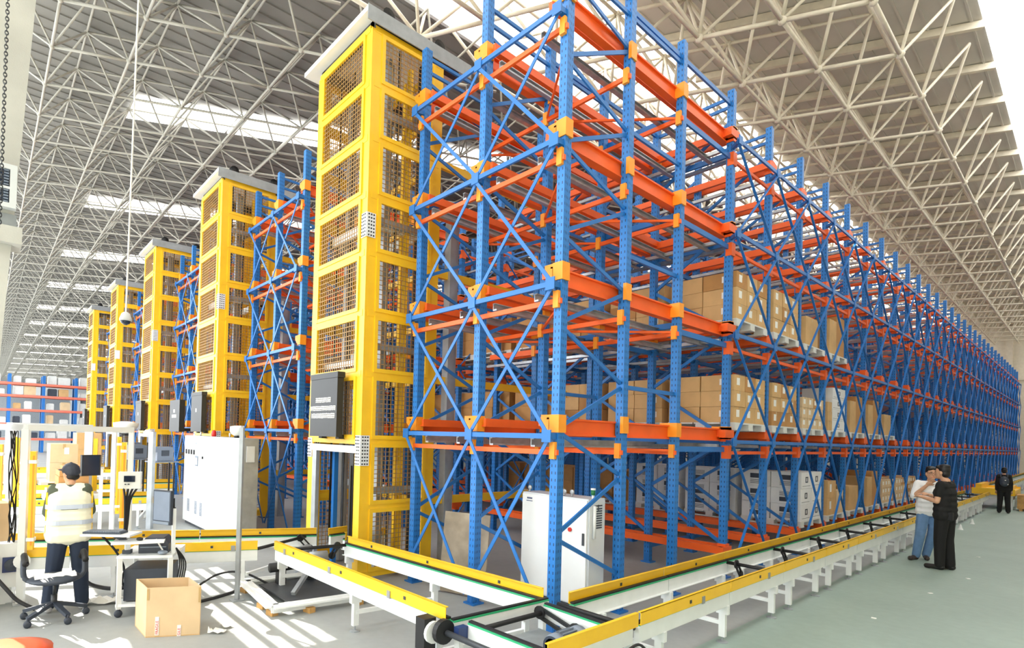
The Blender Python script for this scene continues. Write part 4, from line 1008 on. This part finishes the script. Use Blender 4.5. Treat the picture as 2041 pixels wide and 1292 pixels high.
# ------------------------------------------------------------------ work place: gate, cart, chair, box, papers
def gate():
    zt = 2.0
    t = thing('aluminium_gate', 'white aluminium profile gate with yellow light curtains around the worker', 'gate', (-8.0, .385, 0))
    A = (-8.0, .385); B = (-8.64, 1.56); D = (-8.95, .12); C_ = (-10.3, 1.62)
    def post(p, m='white_paint', w_=.06):
        x, y = p
        part(t, 'post', join(cbox(x, y, zt/2+.01, w_, w_, zt-.02, -.4), cbox(x+.03, y, zt/2, .006, .015, zt-.1, -.4)), m); part(t, 'foot_plate', cbox(x, y, .005, .14, .14, .01), 'grey_steel')
    post(A, w_=.07); post(B); post(D, 'grey_steel'); post(C_)
    for a, b, w_ in ((A, B, .07), (A, D, .06), (D, C_, .06), (C_, B, .06)):
        part(t, 'top_rail', bar((*a, zt+.02), (*b, zt+.02), w_, .07), 'white_paint')
    def curtain(p, dx, dy, z0, z1):
        part(t, 'light_curtain', cbox(p[0]+dx, p[1]+dy, (z0+z1)/2, .045, .055, z1-z0, -.4), 'yellow'); part(t, 'curtain_window', cbox(p[0]+dx+.024, p[1]+dy, (z0+z1)/2, .004, .02, z1-z0-.1, -.4), 'amber_lit_orange')
        for z in (z0+.12, z1-.12): part(t, 'curtain_clip', cbox(p[0]+dx, p[1]+dy, z, .065, .075, .04, -.4), 'white_paint')
    curtain(A, .03, .075, .62, 1.75); curtain(B, .0, -.08, .68, 1.85); curtain(C_, .02, .07, .66, 1.9); curtain(D, .02, .06, .6, 1.8)
    rnd = random.Random(3)
    cb = []
    for i in range(7):
        pts = [(-8.0-.12+rnd.uniform(-.03, .03), .385-.1+rnd.uniform(-.04, .04), z) for z in (1.98, 1.7, 1.4, 1.0, .6, .3)]
        cb.append(polytube(smooth_path(pts, 3), .006, 5))
    part(t, 'cable', joinl(cb), 'black', kind='stuff')
    part(t, 'clamp_disc', lathe((-7.955, .385, .5), [(.03, -.02), (.08, -.015), (.08, .015), (.03, .02)], 16, 'x'), 'white_paint')
    # weighing display on the second post
    part(t, 'weigh_display', cbox(-8.3, 1.5, 1.36, .08, .26, .22, -.4), 'white_paint'); part(t, 'display_screen', cbox(-8.258, 1.485, 1.38, .006, .13, .08, -.4), 'glass_dark')
    part(t, 'display_keys', joinl([cbox(-8.257+.017*0, 1.44+.035*i, 1.31, .006, .022, .014, -.4) for i in range(4)]), 'plastic_dark')
    cb = [polytube(smooth_path([(-8.28+o*.3, 1.5+o, 1.26), (-8.26, 1.47+o*.4, 1.1), (-8.24, 1.46+o*.2, .8), (-8.22, 1.44, .45)], 4), .014, 5) for o in (-.07, -.02, .03, .08)]
    part(t, 'display_cable', joinl(cb), 'black')
    # second, farther gate
    t = thing('aluminium_gate', 'farther aluminium gate frame behind the first, at the cardboard stacks', 'gate', (-15.6, .5, 0))
    ps = [(-13.4, .42), (-14.7, .42), (-13.9, 1.75), (-15.2, 1.85)]
    for p in ps: part(t, 'post', cbox(p[0], p[1], 1.02, .09, .09, 2.02, -.3), 'cabinet_grey'); part(t, 'light_curtain', cbox(p[0]+.02, p[1]+.1, 1.2, .06, .07, 1.2, -.3), 'yellow')
    for a, b in ((0, 1), (0, 2), (2, 3), (1, 3)): part(t, 'top_rail', bar((*ps[a], 2.05), (*ps[b], 2.05), .08, .08), 'cabinet_grey')
gate()
def cart():
    u = Vector((.45, .89, 0)).normalized(); n = Vector((u.y, -u.x, 0))    # u along the front edge (to the right in the picture), n towards the camera
    o = Vector((-6.87, 1.17, 0)); W, Dp = .5, .55
    q = lambda a, b, z: tuple(o+u*a-n*b+Vector((0, 0, z)))
    t = thing('computer_cart', 'white steel computer cart on castors behind the open carton', 'cart', tuple(o))
    for a in (0, W):
        for b in (0, Dp):
            part(t, 'leg', bar(q(a, b, .09), q(a, b, .64), .045, .045), 'white_paint')
            part(t, 'castor', join(lathe(q(a, b, .04), [(.012, -.018), (.04, -.015), (.04, .015), (.012, .018)], 12, 'x'), bar(q(a, b, .06), q(a, b, .1), .03, .03)), 'plastic_dark', True)
    rz = math.atan2(u.y, u.x)
    c = o+u*W/2-n*Dp/2
    for z in (.13, .65): part(t, 'shelf', cbox(c.x, c.y, z, W+.05, Dp+.05, .03, rz), 'white_paint')
    part(t, 'side_panel', bar(q(.03, .02, .15), q(.03, .02, .48), W*1.0*.0+.42, .012, tuple(u)) if False else cbox(c.x+n.x*.0, c.y, .33, W-.06, Dp-.1, .34, rz), 'plastic_dark', label='dark computer tower on the lower shelf')
    part(t, 'mast', bar(q(W+.0, .1, .66), q(W+.0, .1, 1.16), .035, .035), 'white_paint')
    part(t, 'desk_post', bar(q(.04, .1, .66), q(.04, .1, .8), .05, .05), 'white_paint'); part(t, 'clamp', cbox(*q(.04, .1, .69), .08, .08, .04, rz), 'plastic_dark')
    # keyboard tray and mouse tray on arms
    kx = Vector(q(-.12, .1, .9)); part(t, 'keyboard_tray', cbox(kx.x, kx.y, .885, .52, .26, .02, rz-.2), 'white_paint'); part(t, 'tray_arm', bar(q(.04, .1, .8), (kx.x, kx.y, .875), .04, .03), 'plastic_dark')
    mx = Vector(q(.17, .06, .82)); part(t, 'mouse_tray', cbox(mx.x, mx.y, .81, .5, .28, .018, rz+.15), 'white_paint')
    k = thing('keyboard', 'dark computer keyboard on the raised white tray', 'keyboard', (kx.x, kx.y, .896))
    part(k, 'case', cbox(kx.x-u.x*.06, kx.y-u.y*.06, .906, .4, .15, .02, rz-.2), 'plastic_dark')
    ks = []
    for r in range(5):
        for i in range(14):
            a = (i-6.5)*.026; b = (r-2)*.027; cz, sz = cos(rz-.2), sin(rz-.2)
            ks.append(cbox(kx.x-u.x*.06+a*cz-b*sz, kx.y-u.y*.06+a*sz+b*cz, .92, .021, .021, .008, rz-.2))
    part(k, 'keys', joinl(ks), 'plastic_grey', kind='stuff')
    single('mouse', ellipsoid((mx.x, mx.y, .832), .055, .034, .018), 'black', 'black computer mouse on the small white tray', 'mouse', smooth=True, loc=(mx.x, mx.y, .82))
    # monitor seen from behind its edge
    m0 = Vector(q(W-.12, .12, 1.16))
    t2 = thing('monitor', 'dark flat monitor turned sideways on the cart mast', 'monitor', tuple(m0))
    f = Vector((.72, -.69, 0)).normalized(); sdir = Vector((-f.y, f.x, 0)); rm = math.atan2(sdir.y, sdir.x)
    f2 = Vector((.45, -.9, 0)).normalized(); s2 = Vector((-f2.y, f2.x, 0)); rm = math.atan2(s2.y, s2.x)
    part(t2, 'screen_frame', cbox(m0.x, m0.y, 1.17, .27, .035, .38, rm), 'plastic_dark'); pf = m0+f2*.019
    part(t2, 'screen', cbox(pf.x, pf.y, 1.185, .245, .004, .32, rm), 'screen_grey'); ph = m0-f2*.05
    part(t2, 'back_housing', cbox(ph.x, ph.y, 1.16, .16, .07, .22, rm), 'black'); part(t2, 'pivot', bar((ph.x, ph.y, 1.15), q(W, .1, 1.15), .04, .04), 'black')
    part(t2, 'chin', cbox(pf.x, pf.y, 1.0, .24, .02, .03, rm), 'plastic_grey')
    p0 = Vector(q(.3, .22, .665))
    t3 = thing('label_printer', 'dark blue grey label printer on the top shelf of the cart', 'printer', tuple(p0))
    part(t3, 'housing', xform(prism([(-.15, 0), (.15, 0), (.15, .1), (.08, .17), (-.1, .17), (-.15, .1)], 'x', -.12, .12), tuple(p0), rz+pi/2), 'plastic_dark'); part(t3, 'lid_seam', cbox(p0.x+n.x*.13, p0.y+n.y*.13, p0.z+.07, .26, .02, .01, rz), 'plastic_grey')
    part(t3, 'paper_feed', bar(tuple(p0+u*.12+n*.14+Vector((0, 0, .0))), tuple(p0+u*.03+n*.15+Vector((0, 0, .16))), .014, .014), 'white_print')
    s0 = Vector(q(.42, .0, .672)); single('hand_scanner', join(ellipsoid((s0.x, s0.y, s0.z+.02), .07, .05, .02), ), 'plastic_grey', 'grey hand scanner lying on the cart shelf by the mast', 'scanner', smooth=True, loc=tuple(s0))
    cb = [polytube(smooth_path([(kx.x-u.x*.1, kx.y-u.y*.1, .87), q(-.1, .15, .7), q(-.02, .2, .5), q(-.06, .3, .3), q(-.02, .4, .16)], 5), .012, 5)]
    part(t, 'cable', joinl(cb), 'black')
    cb = [polytube(smooth_path([q(W+.03, .1, .72), q(W+.07+.02*i, .12, .55), q(W+.05+.02*i, .1, .3), q(W+.1, .2, .1)], 5), .008, 5) for i in range(4)]
    part(t, 'cable', joinl(cb), 'black')
cart()
def office_chair():
    c = Vector((-7.2, .63, 0)); t = thing('office_chair', 'dark swivel office chair with a white sheet on its seat, behind the worker', 'chair', tuple(c))
    for k in range(5):
        a = radians(20+72*k); e = c+Vector((cos(a)*.29, sin(a)*.29, .09)); m = c+Vector((cos(a)*.02, sin(a)*.02, .17))
        part(t, 'base_arm', bar(m, e, .045, .035), 'plastic_dark')
        part(t, 'castor', join(lathe((e.x, e.y, .035), [(.01, -.024), (.034, -.022), (.034, .022), (.01, .024)], 12, 'x'), tube((e.x, e.y, .04), (e.x, e.y, .1), .012)), 'plastic_dark', True)
    part(t, 'gas_lift', join(tube(c+Vector((0, 0, .14)), c+Vector((0, 0, .26)), .03, 10), tube(c+Vector((0, 0, .26)), c+Vector((0, 0, .4)), .016, 10)), 'dark_steel', True)
    s = mk('seat', ellipsoid((0, 0, .43), .24, .24, .05, 20, 10), 'plastic_dark', t, True); 
    part(t, 'seat_plate', cbox(c.x, c.y, .39, .2, .2, .02), 'black')
    for sgn in (-1, 1):
        a = Vector((.12, .97, 0)).normalized()*sgn*.25
        pts = [c+a*.5+Vector((0, 0, .39)), c+a*1.0+Vector((-.02, 0, .45)), c+a*1.06+Vector((-.06, 0, .6)), c+a*1.02+Vector((-.1, 0, .68))]
        part(t, 'arm_loop', polytube(smooth_path(pts, 5), .026, 8), 'plastic_dark', True)
        pts2 = [c+a*1.02+Vector((.1, 0, .62)), c+a*1.04+Vector((-.1, 0, .68)), c+a*1.0+Vector((-.2, 0, .6))]
        part(t, 'arm_pad', polytube(smooth_path(pts2, 5), .03, 8), 'black', True)
    v = []; f = []
    rnd = random.Random(5)
    for i in range(7):
        for j in range(5):
            x = c.x+.02+(j-2)*.055; y = c.y+(i-3)*.06
            v.append((x, y, .485+rnd.uniform(0, .02)-.1*((i-3)/6)**2*.3-.06*((j-2)/3)**2))
    f = [(i*5+j, i*5+j+1, i*5+j+6, i*5+j+5) for i in range(6) for j in range(4)]
    single('paper_sheet', (v, f), 'white_print', 'crumpled white sheet lying on the office chair seat', 'paper', smooth=True, loc=(c.x, c.y, .48))
office_chair()
def open_carton():
    A = Vector((-6.05, 1.27, 0)); B = Vector((-5.83, 1.71, 0)); D = Vector((-6.48, 1.26, 0)); E_ = Vector((-6.26, 1.71, 0)); h = .485
    t = thing('open_carton', 'large open empty brown carton with fragile tape standing on the floor', 'box', tuple(A))
    ctr = (A+B+D+E_)/4
    def wall(p, q, nm='wall', m='carton_pale', dh=0):
        d = (q-p).normalized(); n = Vector((d.y, -d.x, 0)); 
        if n.dot(ctr-p) < 0: n = -n
        part(t, nm, bar(p+n*.004+Vector((0, 0, (h+dh)/2)), q+n*.004+Vector((0, 0, (h+dh)/2)), .007, h+dh), m)
        return n
    wall(A, B, 'front_wall'); wall(B, E_, 'side_wall'); wall(E_, D, 'rear_wall'); wall(D, A, 'side_wall')
    part(t, 'bottom', (lambda v: (v, BOXF))([tuple(p+Vector((0, 0, z))) for z in (0.002, .01) for p in (A, B, E_, D)]), 'carton')
    d = (B-A).normalized(); n = Vector((d.y, -d.x, 0))
    if n.dot(ctr-A) > 0: n = -n
    rz = math.atan2(d.y, d.x)
    for u, z0, z1 in ((.1, .02, .2), (.3, .0, .11)):
        c = A+d*u+n*.002; s = part(t, 'fragile_tape', cbox(c.x, c.y, (z0+z1)/2, .035, .003, z1-z0, rz), 'white_print')
        txt = 'FRAGILE'
        cu = bpy.data.curves.new('tape_lettering', 'FONT'); cu.body = txt if z1 > .15 else 'GILE'; cu.size = .036; cu.extrude = .0004; cu.align_x = 'LEFT'
        cu.materials.append(MATS['red'])
        tmp = bpy.data.objects.new('tmp', cu); COL.objects.link(tmp)
        me = bpy.data.meshes.new_from_object(tmp.evaluated_get(bpy.context.evaluated_depsgraph_get())); bpy.data.objects.remove(tmp)
        to = bpy.data.objects.new('tape_lettering', me); COL.objects.link(to); to.parent = s
        # reads upwards along the strip
        xax = Vector((0, 0, 1)); zax = n; yax = zax.cross(xax)
        M = Matrix((xax, yax, zax)).transposed().to_4x4(); M.translation = (c+n*.003)+yax*-.012+Vector((0, 0, z0+.008))-A
        to.matrix_local = M
    part(t, 'worn_corner', join(bar(tuple(A+d*.012+n*.003+Vector((0, 0, h-.12))), tuple(A+d*.012+n*.003+Vector((0, 0, h-.01))), .02, .003, tuple(n)), bar(tuple(B-d*.012+n*.003+Vector((0, 0, h-.16))), tuple(B-d*.012+n*.003+Vector((0, 0, h-.01))), .02, .003, tuple(n))), 'tape')
open_carton()
def papers():
    rnd = random.Random(11)
    def crumple(c, w_, l_, hgt, label, rz=0):
        v = []; n, m = 7, 5
        for i in range(n):
            for j in range(m):
                x = (i/(n-1)-.5)*l_; y = (j/(m-1)-.5)*w_*(1-.3*abs(i/(n-1)-.5))
                v.append((c[0]+x*cos(rz)-y*sin(rz), c[1]+x*sin(rz)+y*cos(rz), .012+abs(rnd.gauss(0, hgt))))
        single('paper_scrap', (v, [(i*m+j, i*m+j+1, (i+1)*m+j+1, (i+1)*m+j) for i in range(n-1) for j in range(m-1)]), 'white_print', label, 'paper', loc=(c[0], c[1], 0))
    crumple((-7.55, 1.12), .22, .42, .035, 'crumpled white paper lying on the floor between chair and cart', 1.0)
    crumple((-5.78, 1.86), .1, .16, .02, 'small torn paper scrap beside the right corner of the open carton', .9)
    crumple((-5.9, 1.99), .09, .13, .015, 'second torn paper scrap, farther from the open carton', .3)
papers()
def red_thing():
    single('orange_tray', join(lathe((-5.35, .2, 0), [(.02, 0), (.3, 0)], 4)), 'orange_plastic', 'orange red plastic lid at the lower edge of the floor by the worker', 'lid') if False else None
    c = (-4.62, .12); t = thing('orange_bin', 'orange red plastic bin whose rim shows at the lower left edge', 'bin', (c[0], c[1], 0))
    pr = [(.2, .0), (.24, .3), (.26, .5), (.29, .52), (.29, .55), (.255, .555), (.25, .5), (.2, .06)]
    part(t, 'bin_body', xform(lathe((0, 0, 0), pr, 28), (c[0], c[1], 0)), 'orange_plastic', True)
    part(t, 'bin_lid', lathe((c[0], c[1], 0), [(.28, .555), (.29, .57), (.2, .59), (.02, .595)], 28), 'orange_plastic', True)
red_thing()
def infeed_goods():
    # cartons at the left edge by the gate
    single('side_carton', join(box(-9.1, -8.55, -.16, .28, .64, 1.1)), 'carton_pale', 'pale carton standing on the infeed conveyor at the left edge', 'box', loc=(-8.8, .06, .64))
    t = thing('drive_unit', 'white drive housing with two dark fans at the left end of the conveyor', 'machine', (-8.2, .3, 0))
    part(t, 'housing', cbox(-8.15, .16, .45, .2, .5, .5, -.1), 'cabinet_white')
    for y in (.1, .3):
        part(t, 'fan_plate', cbox(-8.03, y, .46, .03, .17, .17, -.1), 'machine_blue'); part(t, 'fan', lathe((-8.005, y, .46), [(.01, 0), (.07, 0), (.07, .012), (.02, .02)], 16, 'x'), 'plastic_dark')
    part(t, 'support_leg', cbox(-8.15, .16, .1, .08, .3, .2), 'white_paint')
    # stacks on pallets behind
    def stack(xc, yc, zb, dims, label, m, where):
        t0 = thing('plastic_pallet', 'white pallet on the far conveyor under the %s' % where, 'pallet', (xc, yc, zb), 'pallets on the far conveyors')
        part(t0, 'deck', box(xc-.55, xc+.55, yc-.45, yc+.45, zb+.1, zb+.13), 'pallet_white')
        for y in (-.38, 0, .38):
            part(t0, 'runner', box(xc-.55, xc+.55, yc+y-.07, yc+y+.07, zb, zb+.1), 'pallet_white')
        z = zb+.131
        for i, (w_, d_, h_) in enumerate(dims):
            t1 = thing('carton', label[i], 'box', (xc, yc, z), 'cartons on the far conveyors')
            part(t1, 'box_body', box(xc-w_/2, xc+w_/2, yc-d_/2, yc+d_/2, z, z+h_-.004), m); part(t1, 'tape', box(xc+w_/2, xc+w_/2+.002, yc-.03, yc+.03, z+h_-.12, z+h_-.004), 'tape')
            if h_ > .3: part(t1, 'label_sheet', box(xc+w_/2, xc+w_/2+.003, yc+.0, yc+.1, z+h_*.45, z+h_*.8), 'white_print')
            z += h_
    stack(-17.3, .52, .56, [(.9, .62, .42)], ['pale carton alone on its pallet, left of the two tall stacks'], 'carton_pale', 'lone pale carton')
    stack(-17.0, 1.55, .56, [(.9, .56, .46), (.9, .56, .46)], ['lower pale carton of the middle stack behind the gate', 'upper pale carton of the middle stack behind the gate'], 'carton_pale', 'middle carton stack')
    stack(-22.6, 2.75, .56, [(1, .72, .6), (1, .7, .55)], ['lower carton of the stack before the fifth tower', 'upper carton of the stack before the fifth tower'], 'carton', 'stack before the fifth tower')
    stack(-13.65, 1.42, .56, [(.7, .5, .12), (.7, .5, .12), (.7, .5, .12), (.7, .48, .12), (.6, .36, .09)], ['flat dark brown carton, %s from the bottom of the flat stack' % q for q in ('first', 'second', 'third', 'fourth', 'fifth')], 'carton_dark', 'stack of flat cartons')
    # label printers on black stands before the far towers
    for k, (x, y, lab) in enumerate(((-17.2, 3.15, 'grey blue label applicator, left one of three before the towers'), (-14.6, 2.75, 'grey blue label applicator, middle one of three before the towers'), (-13.3, 3.0, 'grey blue label applicator, right one of three before the towers'))):
        t = thing('label_applicator', lab, 'machine', (x, y, 0))
        part(t, 'housing', join(cbox(x, y, 1.5, .3, .34, .3, .2), cbox(x+.1, y-.05, 1.6, .12, .36, .12, .2)), 'screen_grey'); part(t, 'window', cbox(x+.152, y+.03, 1.52, .01, .16, .12, .2), 'plastic_dark')
        part(t, 'table', cbox(x, y, 1.33, .5, .5, .025, .2), 'screen_grey')
        for a in (-.2, .2):
            for b in (-.2, .2): part(t, 'leg', bar((x+a, y+b, 0), (x+a, y+b, 1.32), .03, .03), 'black')
    t = thing('monitor', 'black monitor on a white stalk beyond the worker', 'monitor', (-11.4, 1.35, 0))
    part(t, 'screen_frame', cbox(-11.4, 1.45, 1.38, .06, .3, .36, .3), 'black'); part(t, 'screen', cbox(-11.365, 1.45, 1.38, .01, .26, .32, .3), 'glass_dark'); part(t, 'stalk', bar((-11.45, 1.62, 0), (-11.45, 1.62, 1.3), .05, .05), 'white_paint'); part(t, 'bracket', bar((-11.45, 1.62, 1.3), (-11.42, 1.5, 1.32), .04, .04), 'white_paint')
    t = thing('information_board', 'black information board on the rack between the second and third tower', 'sign', (-16.4, 4.1, 1.95))
    part(t, 'board', box(-16.95, -15.95, 3.98, 4.12, 1.98, 2.84), 'sign_black'); part(t, 'bracket', join(box(-16.9, -16.8, 4.12, 4.55, 2.0, 2.08), box(-16.2, -16.1, 4.12, 4.55, 2.0, 2.08)), 'black'); part(t, 'lettering', join(box(-16.7, -16.25, 3.976, 3.98, 2.36, 2.44), box(-16.55, -16.4, 3.976, 3.98, 2.5, 2.58)), 'white_print')
infeed_goods()
def far_racks():
    # blue racks with red beams along the far left wall
    X = -52.0
    t = thing('storage_rack', 'distant blue rack with red beams along the far left wall', 'rack', (X, 4, 0), rz=0)
    cols = []; bms = []
    ys = [-.6+1.56*1.3*k for k in range(9)]
    zs = [1.0, 2.1, 3.15, 4.2, 5.1]
    for y in ys:
        for x in (X, X-1.4): cols.append(cbox(x, y, 2.9, .16, .2, 5.8))
    for z in zs:
        for a, b in zip(ys[:-1], ys[1:]):
            for x in (X, X-1.4): bms.append(bar((x+.06, a, z), (x+.06, b, z), .1, .17))
    emit(t, 'column', cols, 'blue'); emit(t, 'beam', bms, 'pale_red')
    emit(t, 'deck', [box(X-1.4, X, a+.1, b-.1, z+.08, z+.1) for z in zs for a, b in zip(ys[:-1], ys[1:])], 'grey_steel')
    rnd = random.Random(9); n = 0
    for zi, z in enumerate(zs):
        for yi, (a, b) in enumerate(zip(ys[:-1], ys[1:])):
            if zi == 0 and yi > 3: continue
            y = a+.25; q = 0
            while y < b-.5:
                w_ = rnd.uniform(.4, .8); hh = rnd.uniform(.3, .7)
                if y+w_ > b-.12: break
                m = rnd.choice(['pallet_white', 'carton_pale', 'carton', 'plastic_dark', 'pallet_white', 'screen_grey']) if zi < 4 else 'pallet_white'
                cn = {'pallet_white': 'white', 'carton_pale': 'pale brown', 'carton': 'brown', 'plastic_dark': 'dark', 'screen_grey': 'grey'}[m]
                g = join(box(X-.9, X-.1, y, y+w_, z+.1, z+.1+hh), box(X-.85, X-.15, y+.04, y+w_-.04, z+.1+hh, z+.14+hh))
                single('stored_pack', g, m, '%s pack %s in its bay, %s bay, %s shelf of the distant red-beamed rack' % (cn, ORD[q], ORD[yi], ORD[zi]), 'pack', 'packs on the distant red-beamed rack', loc=(X-.5, y+w_/2, z+.1)); q += 1
                y += w_+rnd.uniform(.08, .5)
far_racks()
def pillar_left():
    # near building column with a widening head, at the left border
    p = struct('pillar', prism([(-7.78, 2.6), (-7.545, 7.4), (-7.5, 9.8), (-8.6, 9.8), (-8.6, 2.6)], 'y', -.5, .22) if False else ([
        (-7.76, .135, 3.0), (-7.72, -.6, 3.0), (-8.5, -.6, 3.0), (-8.5, .135, 3.0),
        (-7.55, .34, 7.2), (-7.5, -.6, 7.2), (-8.5, -.6, 7.2), (-8.5, .34, 7.2),
        (-7.55, .34, 9.8), (-7.5, -.6, 9.8), (-8.5, -.6, 9.8), (-8.5, .34, 9.8), (-7.8, .02, 0), (-7.78, -.6, 0), (-8.5, -.6, 0), (-8.5, .02, 0)],
        [(0, 1, 5, 4), (1, 2, 6, 5), (2, 3, 7, 6), (3, 0, 4, 7), (4, 5, 9, 8), (5, 6, 10, 9), (6, 7, 11, 10), (7, 4, 8, 11), (8, 9, 10, 11), (12, 13, 1, 0), (13, 14, 2, 1), (14, 15, 3, 2), (15, 12, 0, 3), (15, 14, 13, 12)]), 'concrete')
    mk('ledge', box(-8.0, -7.6, -.6, .27, 4.0, 4.18), 'concrete', p); mk('ledge_bracket', box(-7.9, -7.66, -.6, .22, 4.18, 4.32), 'wall_grey', p)
    t = thing('wall_louvre', 'dark blue window box with pale frame mounted on the left pillar', 'window', (-7.6, -.1, 4.35))
    z0, z1 = 4.36, 4.82
    part(t, 'frame', join(box(-7.66, -7.56, -.5, .21, z0, z0+.05), box(-7.66, -7.56, -.5, .21, z1-.05, z1), box(-7.66, -7.56, .15, .21, z0+.05, z1-.05)), 'cabinet_grey'); part(t, 'pane', box(-7.64, -7.6, -.5, .15, z0+.05, z1-.05), 'glass_dark')
    part(t, 'glazing_bar', box(-7.6, -7.57, -.5, .15, 4.56, 4.585), 'cabinet_grey'); part(t, 'blind', joinl([box(-7.6, -7.58, .1, .14, z0+.06+.03*i, z0+.075+.03*i) for i in range(12)]), 'screen_grey')
    # chain hanging in front of the pillar
    links = []
    t = thing('chain', 'dark steel chain hanging down along the left pillar', 'chain', (-7.3, .1, 9.7))
    for i in range(110):
        z = 8.0-.036*i; r0 = .014
        ring = []
        for k in range(9):
            a = 2*pi*k/8
            dx, dz = r0*cos(a), .025*sin(a)
            ring.append((-7.3+(dx if i % 2 else 0), .075+(0 if i % 2 else dx)+0, z+dz))
        links.append(polytube(ring, .005, 4))
    emit(t, 'link', links, 'dark_steel')
    part(t, 'hanger', tube((-7.3, .15, 8.0), (-7.3, .15, 9.75), .007, 5), 'dark_steel')
pillar_left()
def floor_cables():
    def cable(label, pts, r=.014):
        single('cable', polytube(smooth_path([(x, y, z) for x, y, z in pts], 6), r, 6), 'black_rubber', label, 'cable', smooth=True, loc=pts[0])
    cable('thick black cable looping under the infeed conveyor right of the carton', [(-7.1, 1.9, .05), (-7.3, 2.3, .2), (-7.2, 2.6, .22), (-7.0, 2.9, .06), (-6.9, 3.0, .02)])
    cable('black cable lying on the floor behind the open carton', [(-6.9, 2.0, .016), (-7.0, 2.3, .016), (-7.15, 2.55, .016), (-7.4, 2.9, .016)], .02)
    cable('black cable hanging in a loop under the gate conveyor', [(-7.9, .9, .3), (-8.0, 1.1, .1), (-7.8, 1.4, .08), (-7.6, 1.8, .28)], .025)
    cable('black hose at the left edge below the drive housing', [(-7.9, .1, .45), (-7.75, .25, .25), (-7.7, .35, .12), (-7.62, .5, .02)], .02)
    cable('black cable on the floor in front of the large grey cabinet', [(-10.2, 2.1, .015), (-10.6, 2.5, .015), (-11.0, 2.9, .02), (-11.4, 3.3, .02)], .015)
    cable('thin black cable under the outer rail at the corner transfer', [(-2.42, 3.5, .3), (-2.4, 3.8, .38), (-2.42, 4.1, .4), (-2.43, 4.3, .25)], .012)
floor_cables()
def small_litter():
    rnd = random.Random(21)
    for k, (x, y) in enumerate(((-1.75, 8.2), (-1.55, 10.3), (-1.35, 12.0), (-1.5, 14.6))):
        single('floor_scrap', cbox(x, y, .004, .05, .03, .008, rnd.random()), 'white_print', 'tiny white scrap on the green aisle floor, %s from the camera' % ORD[k], 'scrap', loc=(x, y, 0))
    for k, (x, y) in enumerate(((-2.32, 19.2), (-2.3, 21.0))):
        single('floor_marker', lathe((x, y, 0), [(.06, 0), (.04, .04), (.015, .13), (.005, .14)], 10), 'white_paint', 'small white cone at the foot of the long conveyor, %s' % ['nearer one', 'farther one'][k], 'cone', loc=(x, y, 0))
small_litter()
